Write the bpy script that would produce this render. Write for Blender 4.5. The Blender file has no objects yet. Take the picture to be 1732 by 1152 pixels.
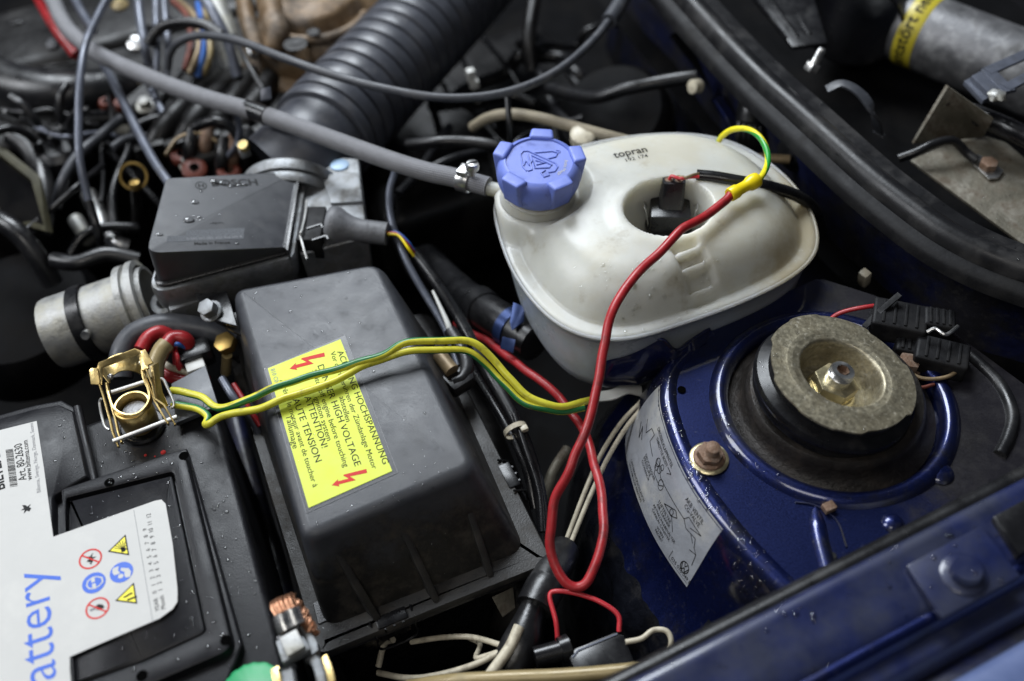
import bpy, bmesh, math, random
from math import radians, sin, cos, pi, sqrt, atan2
from mathutils import Vector, Matrix, noise
from mathutils.bvhtree import BVHTree
random.seed(7)
V3 = Vector
S = 0.01                      # every length below is in centimetres

# ------------------------------------------------------------------ camera
FPX, ELEV, ROLL, DIST = 1750.0, 50.0, -3.0, 84.0      # focal length in photo pixels (1732 wide)
_e, _r = radians(ELEV), radians(ROLL)
FWD = V3((0, cos(_e), -sin(_e))); _R = V3((1, 0, 0)); _U = _R.cross(FWD)
RGT = _R * cos(_r) + _U * sin(_r); UPV = -_R * sin(_r) + _U * cos(_r)
CAM = -FWD * DIST
scene = bpy.context.scene
cd = bpy.data.cameras.new('camera'); cam = bpy.data.objects.new('camera', cd)
scene.collection.objects.link(cam); scene.camera = cam
cam.matrix_world = Matrix((( RGT.x, UPV.x, -FWD.x, CAM.x*S), (RGT.y, UPV.y, -FWD.y, CAM.y*S),
                           (RGT.z, UPV.z, -FWD.z, CAM.z*S), (0, 0, 0, 1)))
cd.sensor_width = 36; cd.lens = FPX/1732*36; cd.clip_start = 0.02; cd.clip_end = 50
cd.dof.use_dof = True; cd.dof.focus_distance = 0.80; cd.dof.aperture_fstop = 2.6

# ------------------------------------------------------------------ light (garage ceiling lamps, added front fill)
w = bpy.data.worlds.new('World'); scene.world = w; w.use_nodes = True
w.node_tree.nodes['Background'].inputs[0].default_value = (0.55, 0.65, 0.9, 1)
w.node_tree.nodes['Background'].inputs[1].default_value = 0.035
def area(name, loc, target, sx, sy, power, col):
    l = bpy.data.lights.new(name, 'AREA'); l.shape = 'RECTANGLE'; l.size = sx; l.size_y = sy
    l.energy = power; l.color = col
    o = bpy.data.objects.new(name, l); scene.collection.objects.link(o)
    o.location = loc; d = V3(target) - V3(loc); o.rotation_euler = d.to_track_quat('-Z', 'Y').to_euler()
    return o
area('ceiling_lamp_left', (-1.9, 0.15, 1.65), (0.0, 0.0, 0), 0.8, 1.3, 42, (0.93, 0.96, 1.0))
area('ceiling_lamp_rear', (-0.55, 1.65, 2.0), (-0.05, 0.0, 0), 1.4, 1.1, 105, (0.88, 0.94, 1.0))
area('added_fill_front', (-0.3, -1.1, 1.8), (0.0, 0.0, 0), 0.9, 0.5, 9, (1.0, 0.97, 0.92))  # unseen fill, added to lift the front faces
scene.view_settings.view_transform = 'Standard'; scene.view_settings.look = 'None'
scene.view_settings.exposure = -0.12; scene.view_settings.gamma = 1.0
scene.view_settings.use_curve_mapping = False

# ------------------------------------------------------------------ helpers
def P(x, y, z):
    """photo pixel + height (cm) -> point (cm)"""
    D = FWD + RGT*((x-866)/FPX) - UPV*((y-576)/FPX)
    return CAM + D*((z-CAM.z)/D.z)
def PL(lst): return [P(*q) for q in lst]
AZ = radians(22); CX = V3((cos(AZ), sin(AZ), 0)); CY = V3((-sin(AZ), cos(AZ), 0)); CZ = V3((0, 0, 1))
WL = {}
def thing(name, label, cat, loc, group=None):
    o = bpy.data.objects.new(name, None); scene.collection.objects.link(o)
    o.empty_display_size = 0.02
    loc = V3(loc); o.location = loc*S; WL[o.name] = loc
    o['label'] = label; o['category'] = cat
    if group: o['group'] = group
    return o
def tag(o, label, cat, group=None):
    o['label'] = label; o['category'] = cat
    if group: o['group'] = group
    return o
def mesh(name, VF, mat, parent=None, sharp=38, kind=None, label=None):
    V, F = VF[0], VF[1]; uv = VF[2] if len(VF) > 2 else None
    mn = V3((min(v[i] for v in V) for i in range(3))); mx = V3((max(v[i] for v in V) for i in range(3)))
    c = (mn+mx)/2
    me = bpy.data.meshes.new(name)
    me.from_pydata([tuple((V3(v)-c)*S) for v in V], [], F); me.update()
    if uv:
        ul = me.uv_layers.new(name='UVMap'); k = 0
        for fuv in uv:
            for t in fuv: ul.data[k].uv = t; k += 1
    if sharp:
        me.shade_smooth(); me.set_sharp_from_angle(angle=radians(sharp))
    if mat: me.materials.append(mat)
    o = bpy.data.objects.new(name, me); scene.collection.objects.link(o)
    o.location = c*S; WL[o.name] = c
    if parent:
        o.parent = parent; o.matrix_parent_inverse = Matrix.Translation(-WL[parent.name]*S)
    if kind: o['kind'] = kind
    if label: o['label'] = label
    return o
def join(*prs):
    V, F = [], []
    for p in prs:
        n = len(V); V += [V3(v) for v in p[0]]; F += [[i+n for i in f] for f in p[1]]
    return V, F
def bev(VF, off, seg=2, ang=28):
    bm = bmesh.new(); vs = [bm.verts.new(v) for v in VF[0]]
    for f in VF[1]:
        try: bm.faces.new([vs[i] for i in f])
        except ValueError: pass
    bm.normal_update()
    es = [e for e in bm.edges if len(e.link_faces) == 2 and e.calc_face_angle(0) > radians(ang)]
    bmesh.ops.bevel(bm, geom=es, offset=off, segments=seg, profile=0.6, affect='EDGES', clamp_overlap=True)
    bmesh.ops.recalc_face_normals(bm, faces=bm.faces)
    bm.verts.index_update()
    r = ([v.co.copy() for v in bm.verts], [[v.index for v in f.verts] for f in bm.faces]); bm.free(); return r
def fixn(VF):
    bm = bmesh.new(); vs = [bm.verts.new(v) for v in VF[0]]
    for f in VF[1]:
        try: bm.faces.new([vs[i] for i in f])
        except ValueError: pass
    bmesh.ops.recalc_face_normals(bm, faces=bm.faces)
    for v in [v for v in bm.verts if not v.link_faces]: bm.verts.remove(v)
    bm.verts.index_update()
    r = ([v.co.copy() for v in bm.verts], [[v.index for v in f.verts] for f in bm.faces]); bm.free(); return r
def box(c, size, ax=(CX, CY, CZ), b=0.0, seg=2):
    c = V3(c); V = []
    for dz in (-.5, .5):
        for dx, dy in ((-.5, -.5), (.5, -.5), (.5, .5), (-.5, .5)):
            V.append(c + ax[0]*(dx*size[0]) + ax[1]*(dy*size[1]) + ax[2]*(dz*size[2]))
    F = [[3, 2, 1, 0], [4, 5, 6, 7], [0, 1, 5, 4], [1, 2, 6, 5], [2, 3, 7, 6], [3, 0, 4, 7]]
    return bev((V, F), b, seg) if b else fixn((V, F))
def prism(pts, z0, z1, b=0.0, seg=2):
    n = len(pts)
    V = [V3((p[0], p[1], z0)) for p in pts] + [V3((p[0], p[1], z1)) for p in pts]
    F = [list(range(n))[::-1], list(range(n, 2*n))] + [[i, (i+1) % n, n+(i+1) % n, n+i] for i in range(n)]
    return bev((V, F), b, seg) if b else fixn((V, F))
def slab(pts, nrm, t, b=0.0):
    """extrude a planar polygon of 3D points along nrm"""
    n = len(pts); nrm = V3(nrm).normalized()*t
    V = [V3(p) for p in pts] + [V3(p)+nrm for p in pts]
    F = [list(range(n))[::-1], list(range(n, 2*n))] + [[i, (i+1) % n, n+(i+1) % n, n+i] for i in range(n)]
    return bev((V, F), b) if b else fixn((V, F))
def frame(axis):
    a = V3(axis).normalized(); u = a.cross(V3((0, 0, 1)))
    if u.length < 1e-3: u = V3((1, 0, 0))
    u.normalize(); return u, a.cross(u), a
def lathe(prof, c, axis=(0, 0, 1), seg=32, rmod=None, cap0=False, cap1=False, a0=0, a1=2*pi):
    u, v, a = frame(axis); c = V3(c); V = []; F = []; full = abs(a1-a0-2*pi) < 1e-6
    n = seg if full else seg+1
    for r, h in prof:
        for k in range(n):
            t = a0+(a1-a0)*k/seg; rr = rmod(t, r, h) if rmod else r
            V.append(c + a*h + (u*cos(t)+v*sin(t))*rr)
    for j in range(len(prof)-1):
        for k in range(seg):
            k2 = (k+1) % n
            F.append([j*n+k, j*n+k2, (j+1)*n+k2, (j+1)*n+k])
    if cap0: F.append(list(range(n))[::-1])
    if cap1: F.append([(len(prof)-1)*n+k for k in range(n)])
    return fixn((V, F))
def spline(pts, sub=6):
    pts = [V3(p) for p in pts]
    if len(pts) < 3: return pts
    out = []
    q = [pts[0]*2-pts[1]] + pts + [pts[-1]*2-pts[-2]]
    for i in range(1, len(q)-2):
        a, b, c, d = q[i-1], q[i], q[i+1], q[i+2]
        for k in range(sub):
            t = k/sub
            out.append(0.5*((2*b)+(c-a)*t+(2*a-5*b+4*c-d)*t*t+(3*b-a-3*c+d)*t**3))
    out.append(pts[-1]); return out
def tube(pts, r, seg=10, sub=6, smooth=True, cap=True, sq=(1, 1), wob=0.0):
    pts = spline(pts, sub) if smooth else [V3(p) for p in pts]
    n = len(pts); rs = r if callable(r) else (lambda t: r)
    if wob: pts = [p+wob*V3((noise.noise(p*.35), noise.noise(p*.35+V3((7, 3, 1))), noise.noise(p*.35+V3((2, 9, 5))))) for p in pts]
    tans = [(pts[min(i+1, n-1)]-pts[max(i-1, 0)]).normalized() for i in range(n)]
    u = frame(tans[0])[0]; V = []; F = []; UV = []; L = 0
    lens = []
    for i in range(n):
        t = tans[i]; u = (u - t*u.dot(t)).normalized(); v = t.cross(u)
        if i: L += (pts[i]-pts[i-1]).length
        lens.append(L); rr = rs(i/(n-1))
        for k in range(seg):
            a = 2*pi*k/seg; V.append(pts[i]+(u*cos(a)*sq[0]+v*sin(a)*sq[1])*rr)
    for i in range(n-1):
        for k in range(seg):
            k2 = (k+1) % seg
            F.append([i*seg+k, i*seg+k2, (i+1)*seg+k2, (i+1)*seg+k])
            UV.append([(k/seg, lens[i]), ((k+1)/seg, lens[i]), ((k+1)/seg, lens[i+1]), (k/seg, lens[i+1])])
    if cap:
        F.append(list(range(seg))[::-1]); UV.append([(0, 0)]*seg)
        F.append([(n-1)*seg+k for k in range(seg)]); UV.append([(0, L)]*seg)
    return V, F, UV
def strip(pts, w, t, up=CZ, smooth=False, b=0.0, sub=5):
    """flat bar of width w (sideways) and thickness t swept along pts; up may be one vector"""
    pts = spline(pts, sub) if smooth else [V3(p) for p in pts]
    n = len(pts); V = []; F = []
    for i in range(n):
        T = (pts[min(i+1, n-1)]-pts[max(i-1, 0)]).normalized()
        sd = T.cross(up).normalized(); u2 = sd.cross(T).normalized()
        for a, c in ((-1, -1), (1, -1), (1, 1), (-1, 1)):
            V.append(pts[i]+sd*(a*w/2)+u2*(c*t/2))
    for i in range(n-1):
        for k in range(4): F.append([i*4+k, i*4+(k+1) % 4, (i+1)*4+(k+1) % 4, (i+1)*4+k])
    F.append([0, 1, 2, 3]); F.append([(n-1)*4+k for k in (3, 2, 1, 0)])
    return bev((V, F), b, 2, 40) if b else fixn((V, F))
def sweep(path, prof, up=CZ, closed_prof=False):
    """profile points (side, up) swept along path (already smooth)"""
    n = len(path); m = len(prof); V = []; F = []
    for i in range(n):
        T = (path[min(i+1, n-1)]-path[max(i-1, 0)]).normalized()
        sd = T.cross(up).normalized(); u2 = sd.cross(T).normalized()
        for s, h in prof: V.append(path[i]+sd*s+u2*h)
    for i in range(n-1):
        for k in range(m if closed_prof else m-1):
            k2 = (k+1) % m; F.append([i*m+k, i*m+k2, (i+1)*m+k2, (i+1)*m+k])
    if closed_prof: F.append(list(range(m))[::-1]); F.append([(n-1)*m+k for k in range(m)])
    return fixn((V, F))
def rpoly(pts, r, seg=5):
    """rounded polygon in XY; pts may carry z"""
    out = []; n = len(pts); rr = r if isinstance(r, (list, tuple)) else [r]*n
    for i in range(n):
        p = V3(pts[i]); a = V3(pts[i-1])-p; b = V3(pts[(i+1) % n])-p
        la, lb = a.length, b.length; a.normalize(); b.normalize()
        half = max(0.05, a.angle(b)/2); d = min(rr[i]/math.tan(half), la*.48, lb*.48)
        p0, p2 = p+a*d, p+b*d
        for k in range(seg+1):
            t = k/seg; out.append(p0*(1-t)**2+p*2*t*(1-t)+p2*t*t)
    return out
def inset(loop, d):
    """shrink a convex-ish loop towards its centre by d (XY)"""
    n = len(loop); out = []
    area2 = sum(loop[i].x*loop[(i+1) % n].y-loop[(i+1) % n].x*loop[i].y for i in range(n))
    s = 1 if area2 > 0 else -1
    for i in range(n):
        T = loop[(i+1) % n]-loop[i-1]; T.z = 0
        if T.length < 1e-6: out.append(loop[i].copy()); continue
        T.normalize(); N = V3((-T.y, T.x, 0))*s; out.append(loop[i]+N*d)
    return out
def loft(loops, cap0=False, cap1=False):
    n = len(loops[0]); V = [v for l in loops for v in l]; F = []
    for j in range(len(loops)-1):
        for k in range(n): F.append([j*n+k, j*n+(k+1) % n, (j+1)*n+(k+1) % n, (j+1)*n+k])
    if cap0: F.append(list(range(n))[::-1])
    if cap1: F.append([(len(loops)-1)*n+k for k in range(n)])
    return fixn((V, F))
def lerpl(A, B, t): return [a*(1-t)+b*t for a, b in zip(A, B)]
def withz(loop, z): return [V3((p.x, p.y, z)) for p in loop]
def dome_box(B, T, r, rc, fil=4, segc=5, open_bottom=True):
    """drafted box: base corners B, top corners T (3D), corner radius rc, top fillet r"""
    LB, LT = rpoly(B, rc, segc), rpoly(T, rc, segc)
    zt = sum(p.z for p in T)/len(T); zb = sum(p.z for p in B)/len(B)
    tw = 1-r/(zt-zb); W = lerpl(LB, LT, tw); loops = [LB, lerpl(LB, LT, tw*.5), W]
    for k in range(1, fil+1):
        a = pi/2*k/fil
        l = inset(W, r*(1-cos(a))); loops.append([p+(q-w_)*sin(a) for p, q, w_ in zip(l, LT, W)])
    return loft(loops, cap0=not open_bottom, cap1=True)
def hexhead(c, axis, r, h, washer=0, wr=0, sock=0, b=0.06):
    u, v, a = frame(axis); c = V3(c); prs = []
    if washer: prs.append(lathe([(0.01, 0), (wr, 0), (wr, washer*.6), (wr*.93, washer), (0.01, washer)], c, axis, 24))
    base = c+a*washer
    pts = [base+(u*cos(k*pi/3)+v*sin(k*pi/3))*r for k in range(6)]
    prs.append(slab(pts, a, h, b)); return join(*prs)
FONT_N = [0]
def text(body, p0, p1, mat, parent, name='lettering', ky=1.0, up=None, lift=0.012, mapf=None, bold=0.0, kind=None, spacing=1.0):
    """flat lettering whose baseline runs p0 -> p1 (cm)"""
    cu = bpy.data.curves.new('txt', 'FONT'); cu.body = body; cu.size = 1.0; cu.resolution_u = 3
    cu.offset = bold; cu.space_character = spacing
    to = bpy.data.objects.new('txt', cu); scene.collection.objects.link(to)
    me = bpy.data.meshes.new_from_object(to)
    bpy.data.objects.remove(to); bpy.data.curves.remove(cu)
    xs = [v.co.x for v in me.vertices]; x0, x1 = min(xs), max(xs)
    p0, p1 = V3(p0), V3(p1); xd = p1-p0; k = xd.length/(x1-x0); xd.normalize()
    n = V3((0, 0, 1)) if up is None else V3(up); yd = n.cross(xd).normalized(); nn = xd.cross(yd)
    if mapf: V = [mapf((v.co.x-x0)*k, v.co.y*k*ky) for v in me.vertices]
    else: V = [p0+xd*((v.co.x-x0)*k)+yd*(v.co.y*k*ky)+nn*lift for v in me.vertices]
    F = [list(p.vertices) for p in me.polygons]; bpy.data.meshes.remove(me)
    return mesh(name, (V, F), mat, parent, sharp=0, kind=kind)
def flat(pts, z, mat, parent, name, **k):
    n = len(pts); return mesh(name, ([V3((p[0], p[1], z)) for p in pts], [list(range(n))]), mat, parent, sharp=0, **k)
def ring(c, ro, ri, z, seg=32):
    V = []; F = []
    for k in range(seg):
        a = 2*pi*k/seg
        V += [V3((c[0]+ro*cos(a), c[1]+ro*sin(a), z)), V3((c[0]+ri*cos(a), c[1]+ri*sin(a), z))]
    for k in range(seg):
        a, b = 2*k, 2*((k+1) % seg); F.append([a, b, b+1, a+1])
    return V, F
def line2(a, b, wd, z):
    a, b = V3(a), V3(b); d = (b-a).normalized(); n = V3((-d.y, d.x, 0))*(wd/2)
    return [V3((p.x, p.y, z)) for p in (a-n, b-n, b+n, a+n)], [[0, 1, 2, 3]]

# ------------------------------------------------------------------ materials
def M(name, col, rough=.5, metal=0.0, var=.12, vs=60, bump=0.0, bs=400, coat=0.0, coatr=.05, spec=.5,
      dirt=None, dirt2=None, rvar=.08, sss=0.0, trans=0.0, bdist=.001, aniso=None):
    m = bpy.data.materials.new(name); m.use_nodes = True; nt = m.node_tree; N = nt.nodes; Lk = nt.links
    b = N['Principled BSDF']; tc = N.new('ShaderNodeTexCoord')
    def nz(scale, det=5, rg=.6):
        t = N.new('ShaderNodeTexNoise'); t.inputs['Scale'].default_value = scale
        t.inputs['Detail'].default_value = det; t.inputs['Roughness'].default_value = rg
        Lk.new(tc.outputs['Object'], t.inputs['Vector']); return t
    def mr(src, a, bb, c, d):
        t = N.new('ShaderNodeMapRange'); t.inputs[1].default_value = a; t.inputs[2].default_value = bb
        t.inputs[3].default_value = c; t.inputs[4].default_value = d; Lk.new(src, t.inputs[0]); return t.outputs[0]
    n1 = nz(vs)
    mx = N.new('ShaderNodeMix'); mx.data_type = 'RGBA'
    Lk.new(mr(n1.outputs[0], .3, .7, 0, 1), mx.inputs[0])
    mx.inputs[6].default_value = (*[c*(1-var) for c in col], 1); mx.inputs[7].default_value = (*[min(1, c*(1+var)) for c in col], 1)
    cur = mx.outputs[2]; rsrc = mr(n1.outputs[0], .3, .7, max(.02, rough-rvar), min(1, rough+rvar))
    for d in (dirt, dirt2):
        if not d: continue
        dc, amt, dsc, th = d[:4]
        nd = nz(dsc, 7, .65); f = mr(nd.outputs[0], th-.08, th+.08, 0, amt)
        m2 = N.new('ShaderNodeMix'); m2.data_type = 'RGBA'; Lk.new(f, m2.inputs[0]); Lk.new(cur, m2.inputs[6])
        m2.inputs[7].default_value = (*dc, 1); cur = m2.outputs[2]
        ma = N.new('ShaderNodeMath'); ma.operation = 'ADD'; ma.use_clamp = True
        mm = N.new('ShaderNodeMath'); mm.operation = 'MULTIPLY'; mm.inputs[1].default_value = d[4] if len(d) > 4 else .3
        Lk.new(f, mm.inputs[0]); Lk.new(rsrc, ma.inputs[0]); Lk.new(mm.outputs[0], ma.inputs[1]); rsrc = ma.outputs[0]
        if metal > 0 and len(d) > 5:
            mt = N.new('ShaderNodeMath'); mt.operation = 'MULTIPLY_ADD'; Lk.new(f, mt.inputs[0])
            mt.inputs[1].default_value = -d[5]; mt.inputs[2].default_value = metal; Lk.new(mt.outputs[0], b.inputs['Metallic'])
    Lk.new(cur, b.inputs['Base Color']); Lk.new(rsrc, b.inputs['Roughness'])
    if not b.inputs['Metallic'].is_linked: b.inputs['Metallic'].default_value = metal
    b.inputs['Specular IOR Level'].default_value = spec
    b.inputs['Coat Weight'].default_value = coat; b.inputs['Coat Roughness'].default_value = coatr
    if sss:
        b.inputs['Subsurface Weight'].default_value = sss; b.inputs['Subsurface Radius'].default_value = (1, .95, .8)
        b.inputs['Subsurface Scale'].default_value = .03
    if trans: b.inputs['Transmission Weight'].default_value = trans
    if bump:
        bp = N.new('ShaderNodeBump'); bp.inputs['Strength'].default_value = bump; bp.inputs['Distance'].default_value = bdist
        Lk.new(nz(bs, 4).outputs[0], bp.inputs['Height']); Lk.new(bp.outputs[0], b.inputs['Normal'])
        if coat: Lk.new(bp.outputs[0], b.inputs['Coat Normal'])
    return m
def striped(name, c1, c2, frac, twist, rough=.35, dirt=(.12, .09, .03), phase=0.0):
    """cable insulation with a second colour running along it"""
    m = M(name, c1, rough, var=.1, vs=150, rvar=.08); nt = m.node_tree; N = nt.nodes; Lk = nt.links; b = N['Principled BSDF']
    uv = N.new('ShaderNodeUVMap'); sp = N.new('ShaderNodeSeparateXYZ'); Lk.new(uv.outputs[0], sp.inputs[0])
    a = N.new('ShaderNodeMath'); a.operation = 'MULTIPLY_ADD'; a.inputs[1].default_value = twist
    Lk.new(sp.outputs[1], a.inputs[0]); Lk.new(sp.outputs[0], a.inputs[2])
    ph = N.new('ShaderNodeMath'); ph.operation = 'ADD'; ph.inputs[1].default_value = phase; Lk.new(a.outputs[0], ph.inputs[0])
    fr = N.new('ShaderNodeMath'); fr.operation = 'FRACT'; Lk.new(ph.outputs[0], fr.inputs[0])
    lt = N.new('ShaderNodeMath'); lt.operation = 'LESS_THAN'; lt.inputs[1].default_value = frac; Lk.new(fr.outputs[0], lt.inputs[0])
    src = b.inputs['Base Color'].links[0].from_socket
    mx = N.new('ShaderNodeMix'); mx.data_type = 'RGBA'; Lk.new(lt.outputs[0], mx.inputs[0]); Lk.new(src, mx.inputs[6])
    mx.inputs[7].default_value = (*c2, 1)
    tc = N.new('ShaderNodeTexCoord'); nz = N.new('ShaderNodeTexNoise'); nz.inputs['Scale'].default_value = 130; nz.inputs['Detail'].default_value = 6
    Lk.new(tc.outputs['Object'], nz.inputs['Vector'])
    mr = N.new('ShaderNodeMapRange'); mr.inputs[1].default_value = .58; mr.inputs[2].default_value = .75; mr.inputs[4].default_value = .6
    Lk.new(nz.outputs[0], mr.inputs[0])
    m3 = N.new('ShaderNodeMix'); m3.data_type = 'RGBA'; Lk.new(mr.outputs[0], m3.inputs[0]); Lk.new(mx.outputs[2], m3.inputs[6])
    m3.inputs[7].default_value = (*dirt, 1); Lk.new(m3.outputs[2], b.inputs['Base Color']); return m
def braided(name, col, dark, nu=14, k=9.0):
    """woven textile sleeve: crossing diagonals along the hose"""
    m = M(name, col, .55, var=.15, vs=90); nt = m.node_tree; N = nt.nodes; Lk = nt.links; b = N['Principled BSDF']
    uv = N.new('ShaderNodeUVMap'); sp = N.new('ShaderNodeSeparateXYZ'); Lk.new(uv.outputs[0], sp.inputs[0])
    outs = []
    for sgn in (1, -1):
        m1 = N.new('ShaderNodeMath'); m1.operation = 'MULTIPLY'; m1.inputs[1].default_value = 2*pi*nu; Lk.new(sp.outputs[0], m1.inputs[0])
        m2 = N.new('ShaderNodeMath'); m2.operation = 'MULTIPLY_ADD'; m2.inputs[1].default_value = sgn*k*2; Lk.new(sp.outputs[1], m2.inputs[0]); Lk.new(m1.outputs[0], m2.inputs[2])
        s = N.new('ShaderNodeMath'); s.operation = 'SINE'; Lk.new(m2.outputs[0], s.inputs[0]); outs.append(s)
    ml = N.new('ShaderNodeMath'); ml.operation = 'MULTIPLY'; Lk.new(outs[0].outputs[0], ml.inputs[0]); Lk.new(outs[1].outputs[0], ml.inputs[1])
    mr = N.new('ShaderNodeMapRange'); mr.inputs[1].default_value = -.8; mr.inputs[2].default_value = .5; Lk.new(ml.outputs[0], mr.inputs[0])
    src = b.inputs['Base Color'].links[0].from_socket
    mx = N.new('ShaderNodeMix'); mx.data_type = 'RGBA'; Lk.new(mr.outputs[0], mx.inputs[0]); mx.inputs[6].default_value = (*dark, 1); Lk.new(src, mx.inputs[7])
    Lk.new(mx.outputs[2], b.inputs['Base Color'])
    bp = N.new('ShaderNodeBump'); bp.inputs['Strength'].default_value = .6; bp.inputs['Distance'].default_value = .0008
    Lk.new(mr.outputs[0], bp.inputs['Height']); Lk.new(bp.outputs[0], b.inputs['Normal']); return m
def clear(name, tint=(1, 1, 1), ior=1.33, boost=1.6, rough=.02):
    """clear wet surface: see-through with mirror highlights"""
    m = bpy.data.materials.new(name); m.use_nodes = True; nt = m.node_tree; N = nt.nodes; Lk = nt.links
    for n in list(N): N.remove(n)
    o = N.new('ShaderNodeOutputMaterial'); t = N.new('ShaderNodeBsdfTransparent'); t.inputs[0].default_value = (*tint, 1)
    g = N.new('ShaderNodeBsdfGlossy'); g.inputs['Roughness'].default_value = rough
    fr = N.new('ShaderNodeFresnel'); fr.inputs[0].default_value = ior
    ma = N.new('ShaderNodeMath'); ma.operation = 'MULTIPLY'; ma.inputs[1].default_value = boost; ma.use_clamp = True; Lk.new(fr.outputs[0], ma.inputs[0])
    mx = N.new('ShaderNodeMixShader'); Lk.new(ma.outputs[0], mx.inputs[0]); Lk.new(t.outputs[0], mx.inputs[1]); Lk.new(g.outputs[0], mx.inputs[2])
    Lk.new(mx.outputs[0], o.inputs[0]); return m

m_case = M('battery plastic', (.010, .010, .012), .36, spec=.22, bump=.2, bs=900, dirt=((.028, .028, .029), .4, 25, .58), var=.2)
m_airbox = M('air box plastic', (.034, .036, .042), .40, bump=.35, bs=1500, bdist=.0006, dirt=((.055, .055, .056), .35, 18, .58, .08), dirt2=((.012, .011, .010), .5, 60, .68, .1), var=.15)
m_airdirty = M('sooty air box plastic', (.022, .021, .020), .5, bump=.4, bs=700, dirt=((.06, .052, .042), .5, 30, .57), dirt2=((.006, .006, .006), .85, 130, .64, -.2), var=.25)
m_mafcover = M('sensor cover plastic', (.045, .047, .053), .38, bump=.2, bs=1800, bdist=.0004, dirt=((.09, .09, .09), .3, 40, .6), var=.08)
m_blackpl = M('black plastic', (.008, .008, .009), .28, var=.25, dirt=((.025, .024, .022), .4, 70, .62))
m_rubber = M('black rubber', (.009, .009, .010), .32, bump=.15, bs=300, dirt=((.03, .028, .026), .4, 45, .60), var=.2)
m_rubber2 = M('grey dusty rubber', (.045, .048, .056), .45, bump=.15, bs=300, dirt=((.085, .08, .08), .4, 60, .58), var=.2)
m_duct = M('duct rubber', (.050, .053, .064), .38, bump=.15, bs=300, dirt=((.09, .085, .085), .35, 40, .6), var=.15)
m_boot = M('boot rubber', (.12, .122, .13), .5, bump=.3, bs=500, dirt=((.02, .02, .02), .6, 80, .62), var=.15)
m_cast = M('cast aluminium', (.27, .28, .29), .5, .75, bump=.5, bs=700, dirt=((.13, .12, .10), .6, 55, .55, .2, .6), dirt2=((.04, .037, .03), .6, 90, .66, .2, .7), var=.25)
m_castmid = M('oxidised aluminium', (.34, .34, .33), .48, .6, bump=.4, bs=500, dirt=((.36, .34, .27), .6, 35, .52, .2, .5), dirt2=((.05, .045, .035), .7, 60, .64, .2, .6), var=.25)
m_tank = M('milky tank plastic', (.50, .50, .455), .35, sss=.9, var=.14, vs=9, bump=.12, bs=120, bdist=.0015, dirt=((.46, .42, .31), .5, 14, .54, .1), dirt2=((.30, .26, .18), .6, 40, .66, .2), spec=.38)
m_cap = M('blue cap plastic', (.145, .20, .58), .45, var=.07, vs=90, bump=.15, bs=800, dirt=((.16, .20, .45), .5, 40, .55), dirt2=((.07, .09, .30), .5, 80, .66))
m_caplet = M('blue cap relief', (.13, .19, .60), .45, var=.05)
m_paint = M('dark blue metallic paint', (.0065, .013, .078), .36, .75, var=.3, vs=900, coat=1, coatr=.11, bump=.10, bs=60, bdist=.001, dirt=((.010, .0095, .010), .8, 26, .55, .2), dirt2=((.12, .12, .12), .4, 200, .66, .3), spec=.5)
m_paintdirty = M('grimy blue paint', (.008, .011, .045), .45, .2, var=.4, coat=.5, coatr=.2, bump=.4, bs=160, dirt=((.012, .011, .010), .85, 20, .48, .2), dirt2=((.05, .045, .04), .5, 90, .64, .3))
m_underseal = M('wrinkled underseal', (.008, .009, .014), .3, var=.4, coat=1, coatr=.12, bump=.5, bs=55, bdist=.004, dirt=((.035, .032, .03), .5, 50, .58))
m_fender = M('blue fender paint with reflection tone', (.10, .135, .27), .4, .05, var=.08, coat=1, coatr=.08, dirt=((.08, .09, .15), .4, 30, .6))  # paler than the body paint: bright reflection put into the base colour
m_dustblue = M('dusty blue paint', (.009, .015, .068), .42, .2, var=.25, vs=40, coat=.8, coatr=.16, dirt=((.028, .032, .046), .6, 16, .48, .15), dirt2=((.01, .01, .012), .6, 40, .66))
m_zinc = M('passivated steel', (.36, .325, .235), .40, .75, bump=.2, bs=600, dirt=((.17, .145, .095), .6, 60, .52, .2, .3), dirt2=((.46, .44, .39), .55, 330, .64, .3, .6), var=.3, vs=260)
m_zincclean = M('yellow zinc nut', (.62, .54, .33), .32, .9, bump=.25, bs=300, dirt=((.3, .2, .1), .5, 90, .62, .3, .5), var=.2)
m_rust = M('rusty steel', (.19, .115, .075), .6, .35, bump=.7, bs=500, dirt=((.30, .26, .22), .5, 90, .56, .1), dirt2=((.09, .03, .015), .7, 120, .62, .2), var=.3)
m_steel = M('steel', (.58, .58, .57), .30, .95, bump=.15, bs=500, dirt=((.25, .23, .2), .5, 90, .6, .2, .4), var=.15)
m_brass = M('brass', (.66, .50, .22), .36, .95, bump=.25, bs=400, dirt=((.42, .31, .12), .6, 60, .54, .15, .2), dirt2=((.62, .60, .32), .4, 110, .64, .25, .4), var=.15)
m_lead = M('lead', (.26, .26, .27), .5, .7, bump=.6, bs=500, dirt=((.12, .11, .10), .6, 120, .55, .2, .4), var=.3)
m_copper = M('copper strands', (.48, .25, .15), .42, .85, var=.3, vs=250)
m_white = M('white label paper', (.50, .495, .475), .5, spec=.25, var=.03, vs=30, bump=.15, bs=40, bdist=.002, dirt=((.60, .59, .56), .4, 25, .60))
m_yellow = M('yellow label', (.60, .68, .07), .5, var=.05, vs=40, spec=.25, bump=.2, bs=25, bdist=.002)
m_silverlab = M('silver label', (.40, .42, .46), .36, .25, var=.1, vs=50, coat=.5, coatr=.15, bump=.3, bs=80, bdist=.002, dirt=((.50, .47, .38), .5, 25, .60), dirt2=((.20, .2, .22), .5, 60, .62))
m_ink = M('black ink', (.010, .010, .010), .6, var=.3, spec=.2)
m_inkgrey = M('grey ink', (.16, .16, .17), .5, var=.3)
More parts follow.
